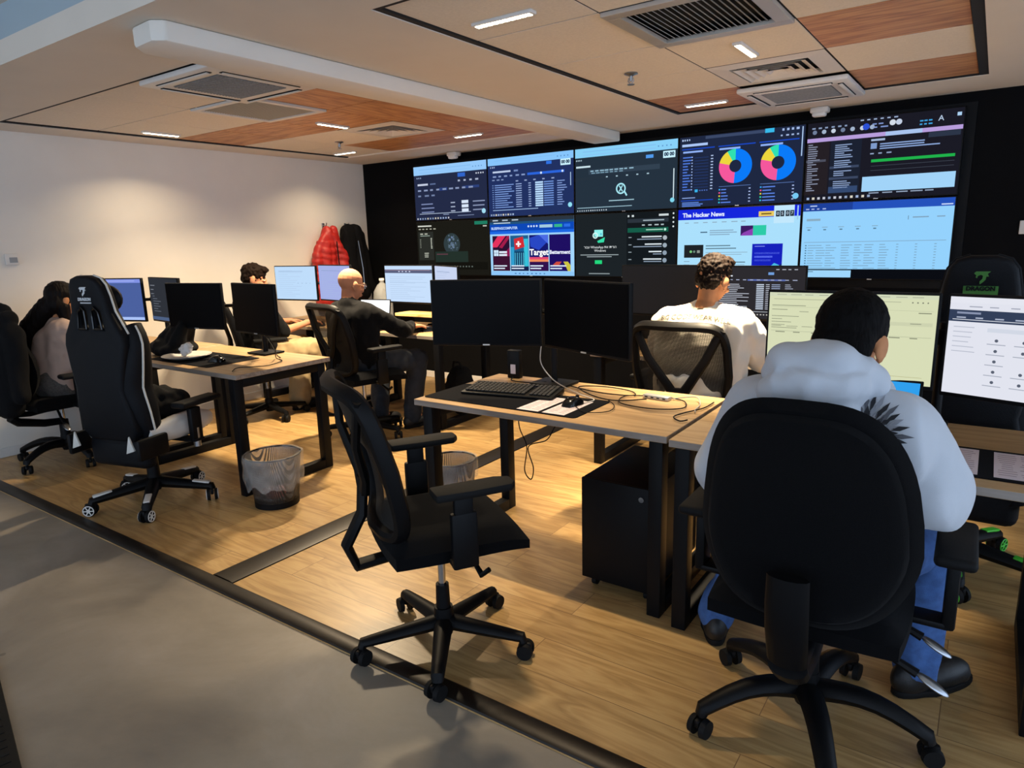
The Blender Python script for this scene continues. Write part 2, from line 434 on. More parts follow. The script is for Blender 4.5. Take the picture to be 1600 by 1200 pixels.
struct(MB().box(((XW + XR) / 2, YW - .006, .035), (XR - XW - .03, .012, .07), bev=.003).build('baseboard_back', M['white_pl'], smooth=False))
struct(MB().box((XW + .006, (YF + YW) / 2, .035), (.012, YW - YF - .02, .07), bev=.003).build('baseboard_left', M['white_pl'], smooth=False))
# plaster ceiling with two openings for the tile grids
LX0, LX1, LY0, LY1 = -5.535, -3.045, 1.985, 5.03
RX0, RX1, RY0, RY1 = -1.995, -.125, 1.985, 5.03
xs = [XW, LX0, LX1, RX0, RX1, XR]
B = MB()
def slab(x0, x1, y0, y1, z0=ZC, z1=ZC + .1): B.box(((x0 + x1) / 2, (y0 + y1) / 2, (z0 + z1) / 2), (x1 - x0, y1 - y0, z1 - z0))
slab(XW, XR, 1.44, LY0); slab(XW, XR, LY1, YW)
slab(XW, LX0, LY0, LY1); slab(LX1, RX0, LY0, LY1); slab(RX1, XR, LY0, LY1)
ceiling = struct(B.build('ceiling', M['ceil'], smooth=False))
B = MB(); slab(XW, XR, 1.44, 1.5, ZC + .1, 2.62)
struct(B.build('ceiling_bulkhead', M['bulk'], smooth=False))
B = MB(); slab(XW, XR, YF, 1.44, 2.56, 2.66)
struct(B.build('ceiling_front', M['ceil'], smooth=False))
# the beam that runs towards the video wall, with a rounded near end
pr = [(-2.90, 1.60), (-2.84, 1.535), (-2.70, 1.525), (-2.655, 1.56), (-2.655, YW - .12), (-2.90, YW - .12)]
B = MB(); B.prism([(x, y) for x, y in pr], .078, Matrix.Translation((0, 0, ZC - .078 + .0)) @ Matrix(((1, 0, 0, 0), (0, 0, 1, 0), (0, 1, 0, 0), (0, 0, 0, 1))), bev=.012)
struct(B.build('ceiling_beam', M['wall']))
# tile grids
ZT = ZC + .012
def cell(x0, y0, i, j, s=.6, ox=0): return (x0 + s * (i + .5), y0 + s * (j + .5))
LG = (-5.5, 2.01, .605); RG = (-1.97, 2.01, .6)
def gxy(g, i, j): return (g[0] + g[2] * (i + .5), g[1] + g[2] * (j + .5))
wl = {(3, 1): 'Y', (3, 2): 'Y', (3, 3): 'Y', (3, 4): 'X', (2, 2): 'X', (1, 2): 'X', (0, 2): 'X', (1, 4): 'X', (2, 4): 'X'}
wr = {(0, 4): 'X', (2, 2): 'X', (2, 4): 'X'}
skipL = {(3, 0), (2, 1), (2, 3)}; skipR = {(1, 1), (1, 3), (1, 4)}
T = MB(); G = MB()
for g, nx, wd, sk, (hx0, hx1, hy0, hy1) in ((LG, 4, wl, skipL, (LX0, LX1, LY0, LY1)), (RG, 3, wr, skipR, (RX0, RX1, RY0, RY1))):
    G.box(((hx0 + hx1) / 2, (hy0 + hy1) / 2, ZC + .06), (hx1 - hx0, hy1 - hy0, .02))
    tx0, ty0 = g[0], g[1]; tx1, ty1 = g[0] + g[2] * nx, g[1] + g[2] * 5; zg = ZC + .012
    for a0, a1, b0, b1 in ((hx0, tx0 + .002, hy0, hy1), (tx1 - .002, hx1, hy0, hy1), (tx0, tx1, hy0, ty0 + .002), (tx0, tx1, ty1 - .002, hy1)):
        if a1 - a0 > .003 and b1 - b0 > .003: G.box(((a0 + a1) / 2, (b0 + b1) / 2, zg), (a1 - a0 - .001, b1 - b0 - .001, .016))
    for i in range(1, nx): G.box((tx0 + i * g[2], (ty0 + ty1) / 2, ZT + .008), (.0065, ty1 - ty0, .012))
    for j in range(1, 5): G.box(((tx0 + tx1) / 2, ty0 + j * g[2], ZT + .0085), (tx1 - tx0, .0065, .012))
    for i in range(nx):
        for j in range(5):
            x, y = gxy(g, i, j); s = g[2] - .008
            if (i, j) in sk: continue
            if (i, j) in wd:
                w = MB().box((0, 0, .01), (s, s, .02), bev=.002)
                o = w.build('wood_panel', M['cwoodx' if wd[i, j] == 'X' else 'cwoody'], ceiling, smooth=False); o.location = (x, y, ZT); o['label'] = 'walnut wood panel set in the ceiling grid'
            else: T.box((x, y, ZT + .01), (s, s, .02), bev=.002)
struct(T.build('ceiling_tiles', M['tile'], smooth=False)); G.build('shadow_gap', M['gap'], ceiling, smooth=False)

# ------------------------------------------------------------------ ceiling fittings
def ac_unit(x, y, s, label, rz=0):
    t = thing('ceiling_air_conditioner', label, 'air conditioner', (x, y, ZC - .03), rz, 'ceiling cassette air conditioners')
    h = s / 2
    B = MB(); q = .2 * s / .64
    B.prism([(-h, -h), (h, -h), (h, h), (-h, h)], .03, Matrix(((1, 0, 0, 0), (0, 0, 1, 0), (0, 1, 0, 0), (0, 0, 0, 1))), bev=.012, holes=[[(-q, -q), (q, -q), (q, q), (-q, q)]])
    B.build('fascia', M['white_pl'], t)
    B = MB().box((0, 0, .008), (q * 2, q * 2, .01))
    for k in range(22): B.box((0, -q + (k + .5) * q * 2 / 22, .001), (q * 2, .009, .006))
    B.build('intake_grille', M['grey_grille'], t, smooth=False)
    for k in range(4):
        a = k * pi / 2; c = Matrix.Rotation(a, 3, 'Z') @ V((0, h - .055, 0))
        o = MB().box((0, 0, 0), (.46 * s / .65, .03, .004)).build('air_slot', M['dark'], t, smooth=False); o.location = (c.x, c.y, -.001); o.rotation_euler.z = a
        v = MB().box((0, 0, 0), (.45 * s / .65, .02, .006), bev=.003).build('louvre', M['white_pl'], t); v.location = (c.x, c.y, -.006); v.rotation_euler = (radians(12), 0, a)
    return t
x, y = gxy(LG, 3, 0); ac_unit(x, y, .64, 'cassette air conditioner at the near corner of the left ceiling grid beside the beam')
x, y = gxy(RG, 1, 4); ac_unit(x, y, .62, 'cassette air conditioner in the right ceiling grid close to the black video wall')
def diffuser(g, i, j, label):
    x, y = gxy(g, i, j); s = g[2] - .01
    t = thing('air_diffuser', label, 'air diffuser', (x, y, ZC), 0, 'square ceiling diffusers')
    h = s / 2
    def ring(a, b, za, zb, B):
        for k in range(4):
            R = Matrix.Rotation(k * pi / 2, 3, 'Z'); B.poly([R @ V(p) for p in ((-a, -a, za), (a, -a, za), (b, -b, zb), (-b, -b, zb))])
    B = MB(); ring(h, .2, .012, .006, B); ring(.2, .195, .006, .03, B); B.build('face_plate', M['white_pl'], t, smooth=False, recalc=False)
    MB().box((0, 0, .06), (.39, .39, .01)).build('duct_opening', M['dark'], t, smooth=False)
    for k, a in enumerate((.18, .135, .09, .045)):
        B = MB(); ring(a, a - .038, .002, .022, B); ring(a + .004, a, .002, .002, B); B.build('vane', M['white_pl'], t, smooth=False, recalc=False)
diffuser(LG, 2, 3, 'square louvred air diffuser in the left ceiling grid among walnut panels')
diffuser(RG, 1, 3, 'square louvred air diffuser in the right ceiling grid next to a cassette unit')
x, y = gxy(LG, 2, 1)
t = thing('access_panel', 'beige framed access grille in the left ceiling grid behind the corner cassette unit', 'ceiling grille', (x, y, ZC))
h = .297
B = MB()
for k in range(4): B.box(tuple(Matrix.Rotation(k * pi / 2, 3, 'Z') @ V((0, h - .02, .006))), (.594 - (k % 2) * .082, .04, .014), k * pi / 2)
B.build('frame', M['white_pl'], t, smooth=False)
B = MB().box((0, 0, .016), (.52, .52, .006))
for k in range(30): B.box((0, -.255 + k * .0176, .01), (.52, .006, .008))
B.build('grille', mat('beige_grille', '#b3a791', .7), t, smooth=False)
x, y = gxy(RG, 1, 1)
t = thing('return_grille', 'large slatted return air grille in the right ceiling grid', 'air grille', (x, y, ZC))
B = MB()
for k in range(4): B.box(tuple(Matrix.Rotation(k * pi / 2, 3, 'Z') @ V((0, .297 - .03, .004))), (.594 - (k % 2) * .122, .06, .018), k * pi / 2, bev=.002)
B.build('frame', mat('painted_aluminium', '#b9b3aa', .4, metal=.4), t, smooth=False)
MB().box((0, 0, .05), (.48, .48, .01)).build('duct_opening', M['dark'], t, smooth=False)
B = MB()
for k in range(19): B.box((-.225 + k * .025, 0, .012), (.016, .47, .003), R=Matrix.Rotation(radians(35), 3, 'Y'))
B.build('slats', mat('grey_slats', '#a9a59f', .4, metal=.5), t, smooth=False)

LAMP = (1.0, .80, .53)
CELL = em('#fff0cf', 14.0)
def downlight(x, y, rz, label, watts, spread=130, size=.27):
    t = thing('linear_downlight', label, 'ceiling light', (x, y, ZC), rz, 'linear LED downlights in the ceiling')
    n = 10
    MB().box((0, 0, .006), (size + .02, .045, .014), bev=.003).build('housing', M['white_pl'], t)
    B = MB()
    for k in range(n): B.box((-size / 2 + (k + .5) * size / n, 0, -.002), (size / n * .78, .026, .003), bev=.0012)
    B.build('led_cells', CELL, t, smooth=False)
    ld = bpy.data.lights.new('downlight_beam', 'AREA'); ld.shape = 'RECTANGLE'; ld.size = size; ld.size_y = .03
    ld.energy = watts; ld.color = LAMP; ld.spread = radians(spread)
    lo = bpy.data.objects.new('lamp', ld); COL.objects.link(lo); lo.parent = t; lo.location = (0, 0, -.006)
W = 19
downlight(-5.30, 2.98, pi / 2, 'dim linear downlight in a white tile by the left wall, nearest the corner cassette unit', W * .36)
downlight(-4.10, 3.62, pi / 2, 'bright linear downlight set in a walnut panel in the middle of the left grid', W * 4.9, 140)
downlight(-3.70, 4.72, 0, 'linear downlight in the walnut panel above the video wall left end', W * .8)
downlight(-5.25, 4.76, 0, 'linear downlight in a white tile in the far left corner of the ceiling', W * .38)
downlight(-1.69, 2.41, 0, 'bright linear downlight in the nearest white tile of the right grid', W * .55, 85)
downlight(-1.07, 3.54, pi / 2, 'small linear downlight beside the louvred diffuser in the right grid', W * 2.3, 62)
downlight(-1.69, 4.76, 0, 'linear downlight in the walnut panel above the video wall centre', W * 1.0)

def sprinkler(x, y, label):
    t = thing('sprinkler_head', label, 'sprinkler', (x, y, ZC), 0, 'ceiling sprinklers')
    MB().lathe([(.001, .012), (.035, .012), (.038, .006), (.02, 0), (.012, -.004)], n=20).build('escutcheon', M['steel'], t)
    MB().cyl((0, 0, .0), (0, 0, -.03), .009, .007).tube([(-.012, 0, -.012), (-.016, 0, -.03), (0, 0, -.045), (.016, 0, -.03), (.012, 0, -.012)], .003).build('frame_arms', M['steel'], t)
    MB().cyl((0, 0, -.045), (0, 0, -.048), .02, .02, 20).build('deflector', M['steel'], t)
sprinkler(-4.75, 4.25, 'small metal sprinkler head in the left ceiling grid')
sprinkler(-1.71, 3.63, 'small metal sprinkler head in the right ceiling grid')
def sensor(x, y, label):
    t = thing('motion_sensor', label, 'sensor', (x, y, ZC), 0, 'white ceiling sensors in front of the video wall')
    MB().box((0, 0, -.02), (.12, .09, .04), bev=.012).build('housing', M['white_pl'], t)
    MB().box((0, -.012, -.05), (.09, .06, .03), bev=.012).build('lens', M['tissue'], t)
sensor(-4.46, 5.45, 'white sensor on the ceiling above the left end of the video wall')
sensor(-1.11, 5.45, 'white sensor on the ceiling above the right half of the video wall')
t = thing('thermostat', 'grey framed wall thermostat on the white left wall', 'thermostat', (XW, 2.05, 1.43))
MB().box((.008, 0, 0), (.016, .086, .08), bev=.004).build('housing', M['white_pl'], t)
MB().box((.017, .008, -.006), (.003, .05, .038)).build('display', M['thermo'], t, smooth=False)
t = thing('light_switch', 'white switch plate on the black wall right of the displays', 'switch', (.16, YW, 1.46))
MB().box((0, -.005, 0), (.09, .01, .085), bev=.003).build('plate', M['white_pl'], t)
MB().box((0, -.011, 0), (.035, .006, .06), bev=.002).build('rocker', M['white_pl'], t)
# ------------------------------------------------------------------ screen pictures
class Scr:
    """a lit screen: base colour plus thin layers of coloured shapes; u to the right, v downwards, both 0..1; faces -y"""
    def __init__(s, w, h, base, k=1.0):
        s.w, s.h, s.k = w, h, k; s.b = MB(); s.mats = []; s.n = 0
        s.rect(0, 0, 1, 1, base)
    def mi(s, c):
        m = em(c, s.k)
        if m not in s.mats: s.mats.append(m)
        return s.mats.index(m)
    def P(s, u, v, lay): return V(((u - .5) * s.w, -.0004 * lay, (.5 - v) * s.h))
    def rect(s, u0, v0, u1, v1, c, lay=None):
        s.n += 1; l = lay if lay is not None else min(s.n, 2) if s.n < 3 else 3
        s.b.poly([s.P(u0, v1, l), s.P(u1, v1, l), s.P(u1, v0, l), s.P(u0, v0, l)], s.mi(c)); return s
    def bars(s, u0, v0, n, dv, h, c, wmin, wmax, lay=5, right=False):
        for k in range(n):
            w = random.uniform(wmin, wmax); a = u0 - w if right else u0
            s.rect(a, v0 + k * dv, a + w, v0 + k * dv + h, c, lay)
        return s
    def dashes(s, u0, u1, v, h, c, n, fill=.6, lay=5):
        d = (u1 - u0) / n
        for k in range(n): s.rect(u0 + k * d, v, u0 + k * d + d * fill * random.uniform(.7, 1.1), v + h, c, lay)
        return s
    def disc(s, u, v, r, c, lay=5, n=20, r0=0, a0=0, a1=2 * pi):
        k = max(3, int(n * (a1 - a0) / (2 * pi))); ce = s.P(u, v, lay); mi = s.mi(c)
        pt = lambda a, rr: ce + V((sin(a) * rr * s.h, 0, cos(a) * rr * s.h))
        for i in range(k):
            x, y = a0 + (a1 - a0) * i / k, a0 + (a1 - a0) * (i + 1) / k
            if r0: s.b.poly([pt(x, r0), pt(x, r), pt(y, r), pt(y, r0)], mi)
            else: s.b.poly([ce, pt(x, r), pt(y, r)], mi)
        return s
    def pol(s, pts, c, lay=5): s.b.poly([s.P(u, v, lay) for u, v in pts], s.mi(c)); return s
    def text(s, u, v, size, txt, c, lay=8, align='LEFT', bold=.0):
        t = text_bm(txt, size * s.h, align, bold * s.h)
        s.b.merge(t, Matrix.Translation(s.P(u, v, lay)) @ Matrix.Rotation(pi / 2, 4, 'X'), s.mi(c)); return s
    def make(s, parent, y, z, name='screen', x=0):
        o = s.b.build(name, s.mats, parent, smooth=False, recalc=False); o.location = (x, y, z); return o

def clockbox(s, u, v, a='00', b='00'):
    s.rect(u, v, u + .11, v + .10, '#c8f0ff', 9)
    s.text(u + .03, v + .05, .07, a, '#1d3550', 11, 'CENTER', .004); s.text(u + .08, v + .05, .07, b, '#1d3550', 11, 'CENTER', .004)
def browser(s, top='#9ccdf8', h=.13):
    s.rect(0, 0, 1, h, top, 3); s.rect(.08, h * .35, .8, h * .42, '#7fb6ea', 4); s.rect(.08, h * .72, .8, h * .78, '#8abdf0', 4)
    s.dashes(.82, .97, h * .5, .02, '#5f93c8', 4, .4)
def taskbar(s, u1=.5, n=13, c='#c3c6d2'):
    for k in range(n): s.rect(.02 + (u1 - .02) * k / n, .955, .02 + (u1 - .02) * k / n + .018, .985, random.choice([c, '#9fb4d8', '#d6d0c0', '#8da0c0']), 6)
def s_alerts(s):
    browser(s, '#93c6f6', .16)
    s.dashes(.04, .12, .2, .025, '#9fb2d8', 3, .5); s.rect(.62, .18, .72, .25, '#2f63c8', 5); s.dashes(.86, .98, .2, .025, '#c9cfe0', 4, .6)
    s.bars(.05, .32, 1, .1, .035, '#c3cbe0', .15, .15); s.rect(.23, .325, .31, .35, '#5b6c94', 5)
    s.dashes(.05, .85, .43, .03, '#8795b8', 9); s.rect(.36, .415, .47, .47, '#2b3f78', 4); s.rect(.68, .415, .9, .46, '#2b3f78', 4)
    s.dashes(.05, .34, .53, .03, '#6f7ea2', 3); s.dashes(.62, .93, .3, .03, '#a9b3cc', 4, .5)
    for r in range(3):
        v = .69 + r * .075
        s.bars(.09, v, 1, .1, .02, '#7d8ab4', .16, .2); s.rect(.51, v, .57, v + .02, '#a3aec8', 5); s.rect(.66, v - .02, .75, v + .035, '#d5e2f4', 5); s.bars(.81, v, 1, .1, .02, '#8995b6', .14, .17)
    s.rect(.06, .875, .78, .885, '#b4c4dc', 6); s.disc(.95, .88, .045, '#9fd8ee', 7, 16); s.rect(.4, .9, .48, .915, '#8090b0', 5); s.rect(.6, .935, .82, .945, '#7f8db0', 5); taskbar(s)
def s_table(s):
    browser(s, '#84c2f8', .12); s.dashes(.03, .1, .14, .025, '#a9bce4', 3, .5)
    s.rect(.7, .13, .76, .18, '#2f70e0', 5); s.bars(.06, .22, 1, .1, .03, '#bccbe8', .22, .22); s.rect(.32, .22, .37, .25, '#6f86b8', 5)
    s.dashes(.06, .48, .3, .025, '#8499c8', 6); s.rect(.48, .29, .9, .33, '#2a62d8', 4); s.disc(.64, .31, .02, '#cfe4ff', 6, 10); s.disc(.88, .31, .02, '#cfe4ff', 6, 10)
    s.dashes(.05, .22, .36, .02, '#7f92bd', 3); s.dashes(.34, .86, .4, .02, '#93a4cc', 5, .3)
    for r in range(11):
        v = .455 + r * .038
        s.rect(.05, v, .065, v + .012, '#7fa0dd', 5); s.bars(.08, v, 1, .1, .014, '#7fa0e0', .14, .24); s.rect(.34, v, .41, v + .014, '#9bb2e0', 5); s.rect(.49, v, .52, v + .014, '#9bb2e0', 5)
        s.rect(.57, v - .006, .66, v + .02, '#b9dcff', 5); s.rect(.67, v - .002, .78, v + .016, '#6f93d8', 5); s.bars(.82, v, 1, .1, .014, '#86a2dc', .05, .12)
    s.rect(.05, .885, .6, .895, '#a8c8f0', 6); s.rect(.965, .34, .972, .55, '#b9d6f4', 6); s.disc(.96, .86, .04, '#8fdcf0', 7, 16); taskbar(s, .32, 10); clockbox(s, .86, .12)
def s_search(s):
    browser(s, '#86cdf4', .14); s.dashes(.01, .08, .17, .022, '#bcd8e8', 4, .5); s.rect(.71, .19, .78, .24, '#4f97e8', 6); s.bars(.01, .27, 1, .1, .028, '#c8e0ea', .15, .15)
    s.rect(.14, .335, .84, .41, '#31404f', 4); s.dashes(.16, .6, .35, .02, '#8fb4c8', 9, .8); s.dashes(.17, .5, .385, .015, '#7ba0b5', 7, .8)
    s.dashes(.32, .82, .455, .018, '#a9c6d4', 5, .25); s.rect(.01, .45, .32, .49, '#26323e', 4)
    s.disc(.47, .66, .085, '#a6e6f2', 6, 28, .062); s.pol([(.5, .715), (.512, .70), (.535, .765), (.523, .78)], '#a6e6f2', 6)
    for a in (1, -1): s.pol([(.45 - .0, .66 - a * .04), (.458, .66 - a * .05), (.49, .66 + a * .04), (.482, .66 + a * .05)], '#a6e6f2', 6)
    s.rect(.35, .83, .6, .845, '#9fc4d2', 6); s.rect(.965, .42, .974, .86, '#cfe2ea', 6); s.disc(.96, .88, .035, '#7fd4ea', 7, 16)
    s.rect(.02, .925, .58, .935, '#a3c8d8', 6); s.dashes(.02, .34, .965, .02, '#c3d0d8', 14, .5); clockbox(s, .87, .16)
def s_donuts(s):
    s.dashes(.02, .1, .03, .025, '#bfd6ff', 4, .5); s.rect(.22, .01, .7, .05, '#3a4766', 4); s.rect(.7, .0, .77, .055, '#38b6e6', 5); s.dashes(.83, .97, .02, .03, '#9db4e0', 4, .6)
    s.bars(.02, .1, 1, .1, .035, '#a9c4f4', .22, .22); s.dashes(.82, .98, .1, .02, '#9fb4dd', 4, .5)
    for x0, x1 in ((.02, .3), (.33, .63), (.66, .96)):
        s.rect(x0, .165, x1, .18, '#1a48c4', 5); s.bars(x0 + .01, .2, 1, .1, .025, '#8fb0f4', .17, .17)
    for r in range(12):
        v = .28 + r * .042; s.bars(.03, v, 1, .1, .016, '#4f7ae0', .03, .08); s.rect(.105, v, .115, v + .016, '#9fb8ee', 5); s.rect(.27, v, .29, v + .016, '#a9bce0', 5); s.rect(.13, v + .02, .25, v + .024, '#2c4a90', 5)
    s.rect(.14, .75, .165, .79, '#38b0e8', 6); s.dashes(.18, .26, .76, .015, '#5a7cd0', 4, .4)
    s.bars(.03, .86, 1, .1, .015, '#7f98d0', .1, .12); s.rect(.02, .9, .3, .912, '#1a48c4', 5); s.bars(.03, .93, 3, .024, .014, '#5f86dd', .12, .24)
    for u in (.475, .81):
        for a0, a1, c in ((0, 3.2, '#0a78f4'), (3.2, 4.95, '#f0569a'), (4.95, 5.75, '#e8d23c'), (5.75, 2 * pi, '#2fdcae')): s.disc(u, .46, .235, c, 7, 48, .085, a0, a1)
        s.rect(u - .13, .73, u + .13, .736, '#5f7fc0', 5)
        for r, c in enumerate(('#38a8f0', '#f0569a', '#e8d23c', '#2fdcae', '#38c8e8')):
            s.rect(u - .13, .765 + r * .045, u - .118, .785 + r * .045, c, 6); s.bars(u - .11, .77 + r * .045, 1, .1, .014, '#5d86e8', .04, .1); s.rect(u + .115, .77 + r * .045, u + .13, .785 + r * .045, '#a9bce8', 5)
    s.rect(.978, .02, .986, .4, '#aac6ec', 6); s.disc(.955, .92, .04, '#74c6f0', 7, 16)
def s_mail(s):
    s.dashes(.36, .62, .02, .015, '#9db0d0', 6); s.dashes(.03, .3, .06, .02, '#8294b4', 6, .5)
    for k in range(7): s.disc(.05 + k * .065, .12, .028, random.choice(['#9fb0c8', '#c3cede', '#6d7c98']), 5, 10)
    s.disc(.4, .11, .04, '#2b4fd0', 6, 16); s.dashes(.44, .52, .08, .016, '#7a90c8', 2, .8); s.dashes(.44, .55, .12, .016, '#7a90c8', 2, .8)
    s.disc(.57, .09, .035, '#d0d8e4', 5, 12); s.disc(.61, .09, .035, '#c0cbe0', 5, 12); s.dashes(.74, .82, .1, .016, '#3fa0dd', 3, .8); s.dashes(.74, .82, .14, .016, '#3fa0dd', 3, .8)
    s.rect(.96, .05, .985, .09, '#a9ccec', 5); s.text(.85, .1, .09, 'A', '#bcd0ea', 6)
    s.rect(0, .195, 1, .245, '#b49ad8', 4); s.rect(.53, .195, .76, .245, '#a6c0ea', 5)
    s.rect(0, .25, .16, .92, '#241f24', 4); s.bars(.01, .27, 22, .028, .012, '#8c94ac', .03, .09); s.rect(.0, .47, .14, .5, '#4a4d5c', 5)
    s.rect(.17, .25, .38, .92, '#1b2130', 4); s.bars(.2, .3, 7, .026, .012, '#8ea4cc', .06, .13); s.bars(.2, .5, 4, .026, .012, '#8ea4cc', .06, .13); s.rect(.17, .57, .37, .6, '#3a4660', 5); s.bars(.2, .63, 3, .026, .012, '#8ea4cc', .06, .13); s.rect(.17, .71, .37, .74, '#3a4660', 5); s.bars(.2, .76, 4, .026, .012, '#8ea4cc', .06, .13); s.rect(.17, .83, .37, .91, '#33486e', 5)
    s.bars(.44, .27, 1, .1, .025, '#9fb4d4', .09, .09); s.rect(.44, .32, .48, .39, '#7c98c8', 5); s.bars(.5, .33, 3, .028, .014, '#8aa6d8', .25, .45); s.rect(.8, .25, .99, .31, '#2b3446', 5)
    s.dashes(.44, .6, .44, .016, '#8ea0c0', 3); s.rect(.45, .52, .97, .555, '#1fae4a', 5)
    for k in range(2): s.rect(.45, .6 + k * .055, .97, .604 + k * .055, '#4a5260', 5)
    s.rect(.4, .73, .985, .915, '#9fd0f4', 5); s.dashes(.45, .9, .93, .014, '#8fa0b8', 5, .8); taskbar(s, .48, 12)
def s_globe(s):
    s.bars(.02, .06, 1, .1, .025, '#cfd0c6', .2, .2); s.dashes(.03, .3, .12, .018, '#b4b4a4', 5, .6); s.rect(.82, .02, .99, .08, '#1f7a60', 5); s.rect(.93, .1, .98, .12, '#c9cabe', 5)
    s.rect(.02, .18, .24, .72, '#2a2c28', 4); s.dashes(.05, .18, .21, .02, '#c0c4b4', 2); s.rect(.05, .25, .19, .262, '#9fb0a4', 5); s.bars(.04, .32, 6, .03, .014, '#7f8478', .015, .02); s.bars(.2, .3, 7, .03, .018, '#c4c8b8', .015, .02); s.bars(.1, .58, 3, .035, .016, '#b9bcae', .05, .07)
    s.disc(.5, .42, .2, '#2f3c40', 5, 40)
    for k in range(46):
        a = random.uniform(0, 2 * pi); r = random.uniform(0, .17); s.disc(.5 + cos(a) * r * .56, .42 + sin(a) * r, random.uniform(.008, .03), random.choice(['#4b5d66', '#5c7080', '#7488b0', '#3f5058']), 6, 8)
    s.rect(.26, .56, .72, .76, '#23302a', 6); s.rect(.28, .6, .44, .62, '#5e3a44', 7); s.rect(.26, .76, .98, .9, '#14130f', 4); s.dashes(.48, .8, .83, .025, '#5c6660', 8, .5)
def s_news(s):
    s.rect(0, 0, 1, .06, '#2a3440', 3); s.dashes(.04, .4, .02, .02, '#b8c8d8', 3, .8); s.rect(0, .06, 1, .1, '#22507a', 3); s.rect(.05, .07, .26, .085, '#c8d8e8', 5)
    s.rect(0, .1, 1, .22, '#0d46b4', 3); s.text(.02, .17, .06, 'BLEEPINGCOMPUTER', '#bcd8ff', 8, 'LEFT', .002)
    for k in range(4): s.disc(.48 + k * .033, .15, .018, '#cfe4ff', 6, 10)
    s.rect(.61, .13, .76, .18, '#9fc8dc', 6); s.rect(.78, .13, .87, .18, '#35b088', 6); s.rect(.89, .13, .96, .18, '#2a6ce0', 6)
    s.rect(0, .22, 1, .27, '#1c66e0', 3)
    s.rect(0, .27, 1, .93, '#9fd2f8', 3)
    xs_ = (.03, .255, .485, .72); 
    s.rect(.03, .3, .245, .92, '#2c1030', 5); s.pol([(.1, .3), (.2, .3), (.09, .5), (.03, .5), (.03, .44)], '#e0305c', 6); s.pol([(.22, .3), (.245, .3), (.245, .34), (.15, .52), (.11, .5)], '#a01c48', 6); s.pol([(.245, .5), (.245, .66), (.14, .66)], '#8a1a50', 6); s.rect(.03, .66, .245, .92, '#3a1230', 6)
    for a in (0, 1):
        for b_ in (0, 1): s.rect(.045 + a * .03, .55 + b_ * .055, .072 + a * .03, .6 + b_ * .055, '#cfe8ff', 8)
    s.bars(.11, .57, 2, .05, .035, '#d8e4f4', .08, .11, 8)
    s.rect(.255, .3, .475, .92, '#1c5f8c', 5); s.rect(.26, .5, .3, .86, '#2f9ccc', 6); s.rect(.42, .36, .47, .84, '#38c0d8', 6); s.rect(.3, .58, .43, .84, '#0f3a60', 6); s.rect(.255, .84, .475, .92, '#14204a', 7)
    for k in range(5): s.rect(.31 + k * .025, .6, .316 + k * .025, .84, '#62d0ee', 8)
    s.pol([(.3, .36), (.41, .32), (.43, .5), (.31, .55)], '#d02c34', 8); s.rect(.345, .4, .365, .5, '#f4f0f0', 9); s.rect(.325, .435, .385, .465, '#f4f0f0', 9)
    s.rect(.485, .3, .71, .92, '#14186c', 5); s.pol([(.49, .35), (.6, .3), (.7, .42), (.6, .56), (.5, .5)], '#2846c0', 6); s.pol([(.6, .3), (.71, .3), (.71, .46)], '#4a6ae0', 7); s.rect(.485, .68, .71, .75, '#e04a70', 6); s.rect(.485, .72, .71, .76, '#f08a5c', 7); s.rect(.485, .76, .71, .92, '#32104c', 6)
    s.text(.49, .6, .145, 'Target', '#ffffff', 12, 'LEFT', .004)
    s.rect(.72, .3, .96, .92, '#1e0f60', 5); s.pol([(.8, .76), (.86, .76), (.82, .84), (.74, .84)], '#c84a3c', 6); s.pol([(.88, .76), (.93, .76), (.96, .82), (.96, .92), (.93, .92), (.9, .82)], '#c8c040', 6)
    s.text(.724, .6, .088, 'Betterment', '#e8ecff', 12, 'LEFT', .003)
    for x in xs_: s.bars(x + .01, .82, 2, .045, .022, '#d5e2f4', .12, .19, 10)
    s.rect(0, .93, 1, 1, '#8cc4f4', 4); s.dashes(.3, .7, .955, .02, '#4c80b8', 8, .4)
